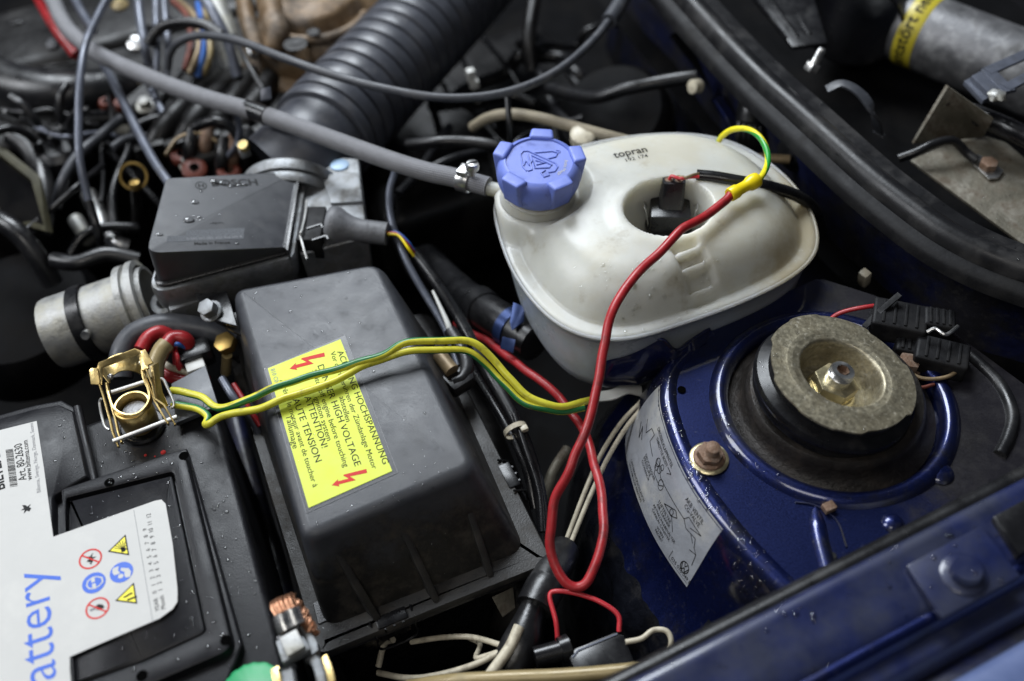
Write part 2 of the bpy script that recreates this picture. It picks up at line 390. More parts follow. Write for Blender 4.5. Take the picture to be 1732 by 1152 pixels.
m_olive = M('dark olive ink', (.045, .05, .012), .4, var=.3)
m_red = M('red ink', (.55, .035, .03), .6, var=.1, spec=.2)
m_blueink = M('blue ink', (.02, .10, .52), .4, var=.05)
m_yelink = M('yellow ink', (.80, .70, .02), .4, var=.05)
m_film = clear('clear film', (.9, .9, .9), 1.45, .12, .3)
m_water = clear('water', (1, 1, 1), 1.33, 3.0, .01)
m_redwire = M('red insulation', (.34, .018, .022), .36, var=.15, vs=60, dirt=((.10, .012, .010), .7, 70, .60, .2), dirt2=((.42, .10, .09), .4, 160, .64, .2), bump=.1, bs=200)
m_redthin = M('bright red insulation', (.50, .03, .04), .32, var=.1)
m_gy = striped('yellow green insulation', (.60, .56, .045), (.02, .15, .045), .27, .022)
m_gy2 = striped('yellow green insulation c', (.60, .56, .045), (.02, .15, .045), .24, .016, phase=.45)
m_gyb = striped('yellow green insulation b', (.80, .70, .02), (.02, .30, .04), .42, .12, dirt=(.3, .3, .02))
m_crimp = M('yellow crimp sleeve', (.86, .66, .01), .35, var=.06)
m_cream = M('cream insulation', (.52, .47, .36), .4, var=.15, vs=120, dirt=((.16, .13, .09), .7, 90, .58))
m_hosebraid = braided('grey braided hose', (.25, .25, .265), (.08, .08, .085))
m_cloth = braided('beige braided cable', (.36, .31, .22), (.10, .08, .05), 10, 8)
m_greyline = M('grey painted pipe', (.11, .12, .15), .34, .3, var=.15, dirt=((.05, .05, .05), .5, 70, .6))
m_blueclamp = M('blue plated clamp', (.025, .045, .13), .35, .6, var=.2)
m_greencap = M('green plastic', (.015, .28, .10), .4, var=.1)
m_orange = M('orange plastic', (.15, .03, .015), .5, var=.2, dirt=((.08, .02, .01), .6, 80, .56))
m_brown = M('corroded brown housing', (.15, .095, .048), .5, .25, var=.4, vs=40, bump=.5, bs=200, dirt=((.30, .25, .20), .6, 22, .56, .1), dirt2=((.03, .022, .016), .8, 30, .55, .1))
m_tan = M('corroded zinc plate', (.13, .118, .09), .55, .45, var=.25, vs=50, bump=.5, bs=300, dirt=((.30, .28, .24), .55, 35, .56, .1, .3), dirt2=((.06, .04, .022), .8, 60, .57, .2, .4))
m_motor = M('weathered motor can', (.14, .14, .145), .5, .6, var=.3, vs=30, bump=.3, bs=250, dirt=((.36, .36, .36), .5, 50, .58, .1, .4), dirt2=((.04, .038, .035), .7, 28, .58, .2, .6))
m_motoryel = M('yellow band', (.46, .38, .03), .4, var=.1, dirt=((.2, .17, .03), .5, 60, .62))
m_void = M('grimy metal with painted shade', (.003, .003, .0035), .6, spec=.06, var=.5, vs=20, bump=.5, bs=60, dirt=((.010, .009, .008), .5, 14, .56))  # shade of an unmodelled bonnet put into the near-black base
m_block = M('oily engine block', (.006, .0055, .0055), .4, .1, spec=.35, var=.5, vs=20, bump=.3, bs=60, bdist=.003, dirt=((.022, .02, .018), .5, 20, .62))  # oily, and darkened further to hold the bonnet's shade
m_wet = M('wet black rubber seal', (.010, .010, .011), .36, spec=.3, var=.2, vs=40, bump=.15, bs=200, dirt=((.045, .043, .042), .5, 30, .55, .15))
m_greytab = M('grey plastic tab', (.075, .08, .09), .42, bump=.2, bs=900, var=.1)
m_foil = M('brown rolled tape', (.22, .16, .09), .4, .3, var=.3)
m_amber = M('amber trim', (.30, .23, .11), .35, .1, var=.2, dirt=((.2, .17, .1), .5, 60, .58))
m_bluebit = M('blue insulation', (.03, .12, .42), .4, var=.1)
m_palepl = M('pale plastic', (.55, .55, .52), .4, var=.1)
m_liquid = M('dark brass', (.30, .2, .06), .35, .8, var=.2)

m_darkrust = M('black rusty steel', (.018, .015, .013), .45, .3, var=.4, bump=.6, bs=300, dirt=((.028, .019, .013), .6, 60, .62, .1), dirt2=((.05, .045, .04), .4, 160, .66))
def grime_shade(m, axis, a, b, col=(.010, .0085, .0075), coat=(1, .25), metal=(.75, 0), col2=None):
    """grime, stain and painted shade growing towards one side of a panel"""
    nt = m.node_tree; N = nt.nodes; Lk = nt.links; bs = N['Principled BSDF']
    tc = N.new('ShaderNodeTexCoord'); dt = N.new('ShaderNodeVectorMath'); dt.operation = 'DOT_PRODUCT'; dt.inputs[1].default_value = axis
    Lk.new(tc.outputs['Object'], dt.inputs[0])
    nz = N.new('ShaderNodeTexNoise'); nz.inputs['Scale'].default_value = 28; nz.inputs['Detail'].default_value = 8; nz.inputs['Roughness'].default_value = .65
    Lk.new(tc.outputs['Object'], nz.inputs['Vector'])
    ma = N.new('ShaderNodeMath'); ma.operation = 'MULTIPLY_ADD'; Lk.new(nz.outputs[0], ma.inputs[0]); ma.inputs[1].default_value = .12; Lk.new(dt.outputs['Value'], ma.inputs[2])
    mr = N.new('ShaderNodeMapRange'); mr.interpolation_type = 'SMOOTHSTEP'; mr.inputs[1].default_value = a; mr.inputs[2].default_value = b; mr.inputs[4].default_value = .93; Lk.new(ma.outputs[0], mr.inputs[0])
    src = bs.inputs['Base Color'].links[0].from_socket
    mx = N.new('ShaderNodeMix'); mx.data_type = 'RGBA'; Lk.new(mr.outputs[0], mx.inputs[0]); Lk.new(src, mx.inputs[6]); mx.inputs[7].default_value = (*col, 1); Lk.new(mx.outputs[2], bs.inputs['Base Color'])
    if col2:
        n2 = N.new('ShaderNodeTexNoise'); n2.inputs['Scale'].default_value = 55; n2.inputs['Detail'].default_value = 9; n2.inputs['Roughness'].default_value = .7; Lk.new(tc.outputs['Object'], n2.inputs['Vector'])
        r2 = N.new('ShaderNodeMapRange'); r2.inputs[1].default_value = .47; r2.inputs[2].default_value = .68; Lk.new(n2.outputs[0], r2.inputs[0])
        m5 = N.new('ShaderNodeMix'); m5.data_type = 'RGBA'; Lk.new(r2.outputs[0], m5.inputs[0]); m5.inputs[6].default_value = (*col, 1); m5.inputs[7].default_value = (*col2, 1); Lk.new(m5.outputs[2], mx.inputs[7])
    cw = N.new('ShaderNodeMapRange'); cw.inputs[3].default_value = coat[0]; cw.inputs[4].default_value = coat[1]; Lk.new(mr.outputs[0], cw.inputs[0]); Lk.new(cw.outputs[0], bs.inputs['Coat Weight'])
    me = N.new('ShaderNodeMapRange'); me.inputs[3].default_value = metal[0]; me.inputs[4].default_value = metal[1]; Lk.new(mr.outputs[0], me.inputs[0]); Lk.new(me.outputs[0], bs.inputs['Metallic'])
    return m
m_towertop = grime_shade(M('tower top paint', (.006, .012, .066), .36, .75, var=.3, vs=900, coat=1, coatr=.06, bump=.08, bs=90, dirt=((.012, .011, .012), .5, 22, .62, .15), dirt2=((.10, .10, .11), .35, 160, .70, .3)), (1, .15, 0), .03, .09, coat=(1, .03), col2=(.022, .02, .018))  # dark right half: real grime plus painted shade around the strut mount

m_airbox = grime_shade(m_airbox, (0, 0, -1), .034, .070, (.007, .0065, .006), (0, 0), (0, 0), (.050, .043, .035))  # front slope: mud and soot, plus shade of the unlit face in the colour
m_pin = M('bright steel', (.62, .62, .60), .42, .9, var=.06, vs=80)
m_holeshade = M('painted hole shade', (.002, .002, .002), 1.0, var=.1, spec=0.0)  # for flat discs: the dark inside of a hole put into colour
m_gloss = M('glossy black rubber', (.006, .006, .007), .30, var=.2, dirt=((.02, .018, .016), .4, 60, .62))
m_tankside = M('milky tank plastic below the level', (.44, .49, .53), .30, sss=.9, var=.10, vs=12, bump=.1, bs=120, bdist=.0015, dirt=((.36, .35, .30), .4, 16, .56, .1))
grime_shade(m_tank, (.9, -.25, -.8), .125, .18, (.34, .29, .19), (0, 0), (0, 0))

m_flange = M('dull black rubber', (.008, .008, .009), .55, var=.3, vs=50, spec=.18, bump=.4, bs=120, dirt=((.022, .021, .02), .5, 30, .56))
# ================================================================== setting: the engine bay shell
def struct(name, VF, mat, sharp=38):
    o = mesh(name, VF, mat, None, sharp); o['kind'] = 'structure'; return o
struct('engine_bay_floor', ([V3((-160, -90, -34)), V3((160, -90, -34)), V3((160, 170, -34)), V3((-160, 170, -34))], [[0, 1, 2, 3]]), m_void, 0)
# firewall: hangs below the bulkhead edge
SEALPX = [(1010, -170), (1080, -90), (1160, 0), (1225, 72), (1290, 138), (1350, 192), (1408, 245), (1462, 294), (1516, 338), (1590, 392), (1665, 432), (1740, 460), (1830, 488)]
SEAL = spline([P(x, y, 6.0) for x, y in SEALPX], 5)
fw = []
for q in SEAL: fw.append(q)
Vv = []; Ff = []
dirs = [(-1.2, -0.6), (-1.0, -1.5), (-1.5, -5), (-2.6, -12), (-2.0, -20), (-4.5, -28), (-9.0, -34)]
for i, q in enumerate(SEAL):
    T = (SEAL[min(i+1, len(SEAL)-1)]-SEAL[max(i-1, 0)]).normalized(); sd = T.cross(CZ)
    for s, h in dirs:
        nn = noise.noise(V3((q.x*.12, q.y*.12, h*.1)))*.9 if h < -2 else 0
        Vv.append(q+sd*(-s*-1+nn)*1.0+CZ*h)
m_ = len(dirs)
for i in range(len(SEAL)-1):
    for k in range(m_-1): Ff.append([i*m_+k, i*m_+k+1, (i+1)*m_+k+1, (i+1)*m_+k])
struct('firewall', fixn((Vv, Ff)), m_paintdirty)
# tray behind the bulkhead edge (below the windscreen)
a0, a1 = SEAL[0], SEAL[-1]
back = [q - (SEAL[min(i+1, len(SEAL)-1)]-SEAL[max(i-1, 0)]).normalized().cross(CZ)*45 for i, q in enumerate(SEAL)]
tr = [V3((q.x, q.y, -6.0)) for q in SEAL]; tb = [V3((q.x, q.y, -6.0)) for q in back]
n_ = len(SEAL)
struct('scuttle_tray', fixn((tr+tb, [[i, i+1, n_+i+1, n_+i] for i in range(n_-1)])), m_void)
struct('scuttle_rear_panel', fixn((tb+[V3((q.x, q.y, 14)) for q in back], [[i, i+1, n_+i+1, n_+i] for i in range(n_-1)])), m_paintdirty)

# ================================================================== bulkhead edge seal
seal = thing('bulkhead_seal', 'long black wet rubber edge strip running diagonally behind the coolant tank', 'rubber seal', SEAL[len(SEAL)//2])
prof = [(2.3, -3.6), (2.2, -1.0), (1.9, -.35), (1.35, -.05), (.55, .0), (.35, .55), (.0, .95), (-.5, 1.05), (-1.0, .85), (-1.3, .35), (-1.5, .12), (-2.7, .1), (-2.9, -.1), (-2.9, -2.2), (1.6, -3.6)]
prof2 = [(2.25, -3.4), (2.2, -.9), (1.75, -.3), (1.2, -.05), (1.0, -.12), (.9, -3.4)]
mesh('sealing_lip', sweep(SEAL, [(1.05, -.6), (.95, .25), (.6, .85), (.1, 1.1), (-.45, 1.05), (-.95, .75), (-1.2, .2), (-1.25, -.6)], closed_prof=True), m_wet, seal)
mesh('inner_flange', sweep(SEAL, [(2.2, -1.6), (2.15, -.8), (1.9, -.45), (1.5, -.3), (1.1, -.2), (1.1, -.6), (1.7, -.8), (1.9, -1.6)], closed_prof=True), m_flange, seal)
mesh('outer_flange', sweep(SEAL, [(-1.25, -.2), (-1.3, .05), (-2.9, .0), (-3.1, -.2), (-3.1, -3.0), (-2.8, -3.0), (-2.75, -.3)], closed_prof=True), m_wet, seal)

# ================================================================== scuttle things (top right)
c0 = P(1470, -40, 2); c1 = P(1400, 150, 1)
duct = thing('scuttle_duct', 'black plastic scuttle duct behind the rubber strip at the top', 'air duct', P(1430, 60, -2))
ax = (P(1330, -10, 2)-P(1500, 40, 2)).normalized()
mesh('tray_panel', slab([P(1262, -10, 3), P(1340, 85, 3), P(1398, 78, 3.2), P(1372, -10, 4)], CZ, .4, .1), m_blackpl, duct)
for k in range(3):
    mesh('rib', strip([P(1275+k*26, -5-k*2, 3.6), P(1330+k*20, 65-k*4, 3.6)], .25, .3), m_blackpl, duct)
Vd = []; 
cyA, cyB = P(1490, -90, 1.5), P(1425, 95, 0.5)
mesh('curved_pipe', lathe([(5.2, 0), (5.3, .5), (5.2, 1.0), (5.2, 5), (5.35, 5.2), (5.35, 5.8), (5.2, 6), (5.1, 15.5), (4.8, 15.6), (4.8, 3)], cyA, cyB-cyA, 40), m_rubber, duct)
# stud with nut
st = thing('threaded_stud', 'short silver threaded stud with a nut beside the rubber strip', 'bolt', P(1375, 118, 4))
stA = P(1370, 120, 5.5); sdir = (P(1388, 88, 7.2)-stA).normalized()
mesh('nut', hexhead(stA, sdir, .75, .8), m_steel, st)
mesh('shank', lathe([(.01, .0), (.36, 0)] + [(.36 if k % 2 else .42, .1+k*.12) for k in range(18)] + [(.3, 2.3), (.01, 2.3)], stA, sdir, 14), m_steel, st)
# curved strap
cs = tag(mesh('curved_strap', strip(PL([(1398, 152, 6), (1425, 142, 6.6), (1455, 158, 6.4), (1477, 190, 5.2), (1487, 225, 2)]), 1.0, .25, smooth=True, b=.05), m_rubber2), 'black curved rubber strap looping up behind the rubber strip', 'strap')
# wiper motor can
mo = thing('motor_can', 'weathered silver cylindrical motor with a yellow band in the top right corner', 'motor', P(1640, 90, -4))
mA = P(1530, 42, 0); mB = P(1800, 150, 0); md = (mB-mA).normalized(); R_ = 3.9
mesh('can', lathe([(.01, -.2), (R_-.7, -.2), (R_-.25, .0), (R_-.1, .3), (R_, .8), (R_, 16), (.01, 16)], mA, md, 56), m_motor, mo)
bnd = mesh('yellow_band', lathe([(R_+.02, .75), (R_+.05, .8), (R_+.05, 2.9), (R_+.02, 2.95)], mA, md, 56), m_motoryel, mo)
u_, v_, a_ = frame(md)
def on_can(x, y, off):
    # lettering runs around the can, letter tops towards the far end
    t = off + x/(R_+.07); return mA + md*(1.25+y) + (u_*cos(t)+v_*sin(t))*(R_+.075)
# find the angle facing the camera
tc_ = atan2((CAM-mA).normalized().dot(v_), (CAM-mA).normalized().dot(u_))
dirn = 1
text('entstört neu', (0, 0, 0), (9.2, 0, 0), m_ink, bnd, mapf=lambda x, y: on_can(-x, .95-y, tc_+1.25), bold=.02)
# tan bracket and plate
br = thing('tan_bracket', 'corroded tan metal plate with an upright flap at the right edge', 'metal bracket', P(1680, 300, 1))
mesh('base_plate', slab([P(1538, 275, 1), P(1645, 228, 1), P(1700, 245, 1), P(1800, 330, 1), P(1830, 470, 1), P(1730, 418, 1)], CZ, .3, .08), m_tan, br)
fl = [P(1606, 145, 6.0), P(1692, 208, 6.0), P(1668, 238, 2.2), P(1648, 231, 1.3), P(1548, 250, 1.3)]
mesh('upright_flap', slab([P(1604, 146, 6.2), P(1680, 200, 6.2), P(1663, 232, 1.6), P(1545, 243, 1.6)], CY, .25, .06), m_tan, br)
hb = P(1612, 178, 4.4)
mesh('hole', lathe([(.01, 0), (.22, 0), (.22, .05), (.01, .05)], P(1603, 177, 4.6)-CY*.04, -CY, 14), m_ink, br)  # ink disc coloured as the hole's inner shade
# steel fork bracket
fb = thing('steel_fork', 'light grey steel fork bracket with a square slot at the right edge', 'metal bracket', P(1690, 140, 6))
zf = 7.2
mesh('fork_plate', join(strip([P(1668, 122, zf), P(1736, 92, zf), P(1860, 35, zf)], 1.1, .25, b=.05), strip([P(1668, 116, zf-.03), P(1708, 156, zf-.03)], 1.2, .24, b=.05), strip([P(1700, 150, zf+.02), P(1742, 128, zf+.02), P(1860, 76, zf+.02)], 1.0, .25, b=.05)), m_greyline, fb)
mesh('step', slab([P(1640, 136, zf-.6), P(1657, 127, zf-.6), P(1686, 156, zf-.6), P(1672, 167, zf-.6)], CZ, .5, .08), m_greyline, fb)
mesh('step', slab([P(1628, 144, zf-1.1), P(1644, 136, zf-1.1), P(1676, 168, zf-1.1), P(1660, 178, zf-1.1)], CZ, .5, .08), m_greyline, fb)
mesh('mortar_blob', lathe([(.7, -.3), (.75, 0), (.55, .2), (.25, .3), (.01, .32)], P(1688, 160, zf), CZ, 24, rmod=lambda t, r, h: r*(1+.18*sin(3*t+h*9)+.1*sin(7*t))), m_castmid, fb)
tag(mesh('black_pipe', tube(PL([(1640, 190, 3), (1700, 215, 4), (1760, 245, 4), (1850, 300, 4)]), .9, 14), m_blackpl), 'black plastic pipe under the steel fork at the right edge', 'pipe')
# earth strap with rusty bolt
es = thing('earth_strap', 'black cable with steel lug and rusty bolt on the tan plate', 'cable', P(1660, 280, 1.5))
mesh('cable', tube(PL([(1520, 268, 2), (1548, 258, 2.6), (1580, 243, 3.2), (1612, 238, 3.2), (1634, 258, 2.2), (1652, 272, 1.9)]), .42, 10), m_rubber, es)
mesh('lug', slab([P(1638, 272, 1.45), P(1652, 262, 1.45), P(1697, 290, 1.45), P(1688, 303, 1.45), P(1672, 305, 1.45)], CZ, .18, .05), m_steel, es)
mesh('bolt', hexhead(P(1670, 283, 1.62), CZ, .82, .7, b=.15), m_rust, es)

# ================================================================== strut tower
RIMPX = [(1190, 560), (1150, 592), (1122, 632), (1116, 680), (1126, 726), (1142, 770), (1162, 812), (1187, 852), (1217, 892), (1250, 932), (1286, 970), (1322, 1006), (1372, 1052), (1440, 1110)]
RIM = spline([P(x, y, -.5) for x, y in RIMPX], 6); RIM = [V3((q.x, q.y, 0)) for q in RIM]
def rim_n(i):
    T = (RIM[min(i+2, len(RIM)-1)]-RIM[max(i-2, 0)]).normalized(); return V3((T.y, -T.x, 0))
TPROF = [(-1.25, .0), (-1.0, .12), (-.75, .2), (-.45, .18), (-.15, .02), (.1, -.3), (.32, -.8), (.62, -1.5), (1.02, -2.6), (1.45, -4), (1.95, -5.5), (2.45, -7), (3.2, -8.5), (4.2, -10), (5.2, -12), (5.9, -14), (6.4, -17), (7, -24), (7, -34)]
SGN = 1 if rim_n(20).x < 0 else -1
VV = []; FF = []
for i, q in enumerate(RIM):
    N_ = rim_n(i)*SGN
    for o_, h in TPROF:
        d = 0
        if h < -8.8 or (i > 58 and h < -7.2): d = noise.noise(V3((q.x*.25, q.y*.25, h*.2)))*.5 + .55*(1-abs(noise.noise(V3((i*.16, h*.10, 3)))*2.2))
        VV.append(q+N_*(o_+d)+CZ*h)
mp = len(TPROF)
FA = []; FB = []
for i in range(len(RIM)-1):
    for k in range(mp-1): (FA if TPROF[k][1] > (-9.5 if i < 56 else -6.9) else FB).append([i*mp+k, i*mp+k+1, (i+1)*mp+k+1, (i+1)*mp+k])
SC = V3((24.2, -7.9, 0))       # strut axis
tower = thing('strut_tower', 'dark blue painted suspension strut tower with a silver instruction label', 'strut tower', SC)
mesh('side_wall', fixn((VV, FA)), m_paint, tower, 60)
mesh('seam_sealer', fixn((VV, FB)), m_underseal, tower, 60, label='wrinkled black sealer at the foot of the tower')
top = [q+(rim_n(i)*SGN)*-1.25 for i, q in enumerate(RIM)][6:]
outer = [P(1470, 1080, 0), P(1560, 960, 0), P(1800, 850, 0), P(1800, 700, 0), P(1610, 560, 0), P(1480, 500, 0), P(1385, 470, 0), P(1290, 512, 0), P(1215, 545, 0), P(1180, 568, 0)]
pl_ = [V3((p.x, p.y, 0)) for p in top+outer]
# top sheet triangulated round the strut opening: fan rings from the lip outwards
def plate_fan():
    K = 96; Vp = []; Fp = []; n = len(pl_)
    def hit(a):
        d = V3((cos(a), sin(a), 0)); best = 40
        for i in range(n):
            p, q = pl_[i]-SC, pl_[(i+1) % n]-SC; e = q-p; den = d.x*e.y-d.y*e.x
            if abs(den) < 1e-9: continue
            t = (p.x*e.y-p.y*e.x)/den; s = (p.x*d.y-p.y*d.x)/den
            if t > 0 and -1e-6 <= s <= 1+1e-6: best = min(best, t)
        return best
    radii = (0, .25, .5, .75, 1)
    for k in range(K):
        a = 2*pi*k/K; L = hit(a)
        for f in radii:
            r = 9.3+(max(L, 9.4)-9.3)*f; q = SC+V3((cos(a), sin(a), 0))*r
            z = .0 if f == 1 else .10*noise.noise(q*.22)*(1-f)
            Vp.append(V3((q.x, q.y, z)))
    m = len(radii)
    for k in range(K):
        for j in range(m-1): Fp.append([k*m+j, k*m+j+1, ((k+1) % K)*m+j+1, ((k+1) % K)*m+j])
    return fixn((Vp, Fp))
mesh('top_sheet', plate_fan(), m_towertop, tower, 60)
mesh('lip', lathe([(9.35, -.02), (9.15, .25), (8.85, .5), (8.5, .58), (8.15, .45), (7.95, .1), (7.8, -.6), (7.7, -1.6), (5, -1.8), (.5, -1.8)], SC, CZ, 80), m_paint, tower, 60)
# dimples and rolled edge near the fender
for (x, y, r) in ((1510, 885, .8), (1590, 800, 1.0)):
    mesh('dimple', lathe([(r, .0), (r*.85, .18), (r*.5, .32), (.01, .36)], P(x, y, 0.02), CZ, 20), m_paint, tower)
mesh('pressed_bead', tube(PL([(1380, 845, -.4), (1380, 880, -.42), (1385, 915, -.42), (1398, 965, -.4)]), lambda t: .25+.5*min(1, t*2.2), 16), m_paint, tower)
mesh('drain_hole_shade', lathe([(.01, 0), (.33, 0), (.33, .02), (.01, .02)], P(1153, 659, .08), CZ, 16), m_holeshade, tower)
mesh('drain_hole_shade', lathe([(.01, 0), (.28, 0), (.28, .02), (.01, .02)], P(1408, 940, .1), CZ, 16), m_ink, tower)  # black disc, shade of the opening painted on
mesh('rusty_clip', box(P(1402, 858, .3), (.9, .7, .5), b=.1), m_rust, tower)
mesh('sheet_edge', tube(PL([(1345, 849, .06), (1380, 855, .1), (1415, 880, .1), (1432, 925, .08)]), .06, 6), m_paintdirty, tower)
# bolt on the tower
tb_ = P(1199, 776, .1)
bo = thing('tower_bolt', 'rusty flanged nut on the blue tower beside the silver label', 'nut', tb_)
mesh('washer', lathe([(.01, 0), (1.42, 0), (1.45, .08), (1.3, .2), (.9, .22), (.01, .22)], tb_, CZ, 36), m_zincclean, bo)
mesh('nut', join(lathe([(1.2, .22), (1.12, .34), (.85, .42)], tb_, CZ, 30), hexhead(tb_+CZ*.35, V3((.08, -.06, 1)), .98, .6, b=.06)), m_rust, bo)
mesh('thread', lathe([(.55, .85)] + [(.53 if k % 2 else .47, .85+k*.09) for k in range(10)] + [(.36, 1.75), (.01, 1.77)], tb_, V3((.08, -.06, 1)), 20), m_rust, bo)
# strut mount
sm = thing('strut_mount', 'round brassy steel strut top plate with hexagon nut on black rubber', 'strut mount', SC+CZ*-1)
SC2 = V3((23.95, -8.1, 0)); SP = SC2+CZ*3.92; SAX = V3((.20, .02, 1)).normalized()
mesh('dirty_ring', lathe([(7.75, -.5), (7.1, -.1), (6.8, .35), (6.65, .9), (6.55, 1.4), (6.35, 1.65), (5.7, 1.7)], SC2.lerp(SC, .5), CZ, 72), m_darkrust, sm)
mesh('rubber_bearing', lathe([(5.8, -2.6), (5.85, -2.1), (6.05, -1.8), (6.1, -1.5), (5.95, -1.15), (5.5, -.98), (5.2, -.85), (5.1, -.4), (5.0, -.05), (3.3, -.05)], SP, SAX, 72), m_gloss, sm)
def notch(t, r, h):
    if r < 5.2: return r
    for c_, w_, d_ in ((.35, .42, .26), (2.05, .36, .24), (3.35, .25, -.12), (4.45, .34, .26), (5.6, .28, -.14)):
        d = abs((t-c_+pi) % (2*pi)-pi)
        if d < w_: r -= d_*min(1, (w_-d)/.04)
    return r
mesh('top_plate', lathe([(5.3, .0), (5.56, .02), (5.6, .1), (5.56, .2), (5.2, .22), (4.25, .21), (4.2, .225), (4.12, .235), (3.8, .235), (3.72, .23), (3.68, .21), (3.34, .21), (3.24, .19), (3.14, .10), (3.07, -.05), (3.03, -.3), (2.98, -1.9), (2.7, -2.3), (.3, -2.3)], SP, SAX, 120, rmod=notch), m_zinc, sm, 50)
mesh('nut', join(lathe([(.01, -2.29), (1.85, -2.29), (1.9, -2.05), (1.7, -1.7), (.5, -1.65)], SP, SAX, 36), hexhead(SP+SAX*-1.7, SAX, 1.72, .95, b=.12)), m_zincclean, sm)
mesh('piston_rod', lathe([(.92, -.9), (.94, -.1)] + [(.94 if k % 2 else .88, -.05+k*.09) for k in range(5)] + [(.84, .42), (.5, .44), (.47, -.1), (.01, -.15)], SP, SAX, 28), m_steel, sm)
mesh('socket', lathe([(.47, .445), (.42, .0), (.01, -.05)], SP, SAX, 6), m_rust, sm)

# silver label wrapped on the side wall
def side_pt(s, d, off=.03):
    """s: arc length along rim from RIM[0], d: distance down the wall from the fillet"""
    acc = 0; i = 0
    while i < len(RIM)-2 and acc+(RIM[i+1]-RIM[i]).length < s: acc += (RIM[i+1]-RIM[i]).length; i += 1
    f = (s-acc)/max(1e-6, (RIM[i+1]-RIM[i]).length); q = RIM[i].lerp(RIM[i+1], f)
    N_ = (rim_n(i).lerp(rim_n(i+1), f)*SGN).normalized(); dd = -.15+d; j = 4; a = 0
    pts = TPROF
    while j < len(pts)-2:
        L = sqrt((pts[j+1][0]-pts[j][0])**2+(pts[j+1][1]-pts[j][1])**2)
        if a+L > d: break
        a += L; j += 1
    L = sqrt((pts[j+1][0]-pts[j][0])**2+(pts[j+1][1]-pts[j][1])**2); g = (d-a)/L
    o_ = pts[j][0]*(1-g)+pts[j+1][0]*g; h = pts[j][1]*(1-g)+pts[j+1][1]*g
    tx, tz = (pts[j+1][0]-pts[j][0])/L, (pts[j+1][1]-pts[j][1])/L
    return q+N_*(o_-tz*off)+CZ*(h+tx*off)
def arc_at(px, py):
    t = P(px, py, 0); best = min(range(len(RIM)), key=lambda i: (RIM[i]-t).length)
    return sum((RIM[i+1]-RIM[i]).length for i in range(best))
LS0, LS1 = arc_at(1120, 650), arc_at(1222, 898)
LD = 6.9
gv = []; gf = []; nu, nv = 40, 8
for i in range(nu+1):
    for j in range(nv+1):
        gv.append(side_pt(LS0+(LS1-LS0)*i/nu + .0*j, .25+LD*j/nv))
for i in range(nu):
    for j in range(nv): gf.append([i*(nv+1)+j, i*(nv+1)+j+1, (i+1)*(nv+1)+j+1, (i+1)*(nv+1)+j])
lab = mesh('instruction_label', fixn((gv, gf)), m_silverlab, tower, 60, label='silver printed instruction label, scuffed and wet')
LL = LS1-LS0
def lmap(u0, v0):  # u along label, v from the bottom edge upwards
    return lambda x, y: side_pt(LS0+u0+x, .25+LD-(v0+y)*LD/5.6, .045)
def ltext(s, u, v, wd, ky=1.0): text(s, (0, 0, 0), (wd, 0, 0), m_ink, lab, ky=ky, mapf=lmap(u, v), bold=.005)
def lline(pts, wd=.06):
    prs = []
    for (a, b) in zip(pts[:-1], pts[1:]):
        a, b = V3((*a, 0)), V3((*b, 0)); n = max(1, int((b-a).length/.4)); d = (b-a).normalized(); nr = V3((-d.y, d.x, 0))*wd/2
        f = lmap(0, 0); V = []
        for k in range(n+1):
            q = a.lerp(b, k/n); V += [f((q-nr).x, (q-nr).y), f((q+nr).x, (q+nr).y)]
        prs.append((V, [[2*k, 2*k+2, 2*k+3, 2*k+1] for k in range(n)]))
    return join(*prs)
L_ = LL
ltext('DROSSELKLAPPENTEIL', L_*.26, 4.75, 3.6, 1.1); ltext('THROTTLE BODY', L_*.30, 4.35, 2.6, 1.1)
ltext('AKB VENTIL', L_*.72, 4.55, 2.3, 1.1); ltext('CG-VALVE', L_*.74, 4.15, 1.9, 1.1)
ltext('DRUCKREGLER', L_*.30, 2.55, 2.3); ltext('PRESSURE', L_*.30, 2.22, 1.7); ltext('GOVERNOR', L_*.30, 1.9, 1.8)
ltext('LUFTFILTER', L_*.58, 2.1, 1.9); ltext('AIR CLEANER', L_*.58, 1.8, 2.0)
ltext('AKTIVKOHLEBEHÄLTER', L_*.56, 1.42, 3.3); ltext('CARBON CANISTER', L_*.57, 1.1, 2.7)
ltext('VORN', L_*.66, .72, .9); ltext('FRONT', L_*.66, .42, 1.0)
ltext('UNTERDRUCKSCHLAUCH', L_*.22, .55, 3.6); ltext('VACUUM HOSE ROUTING', L_*.22, .22, 3.4)
ltext('035 010 049 E', L_*.835, .35, 2.3)
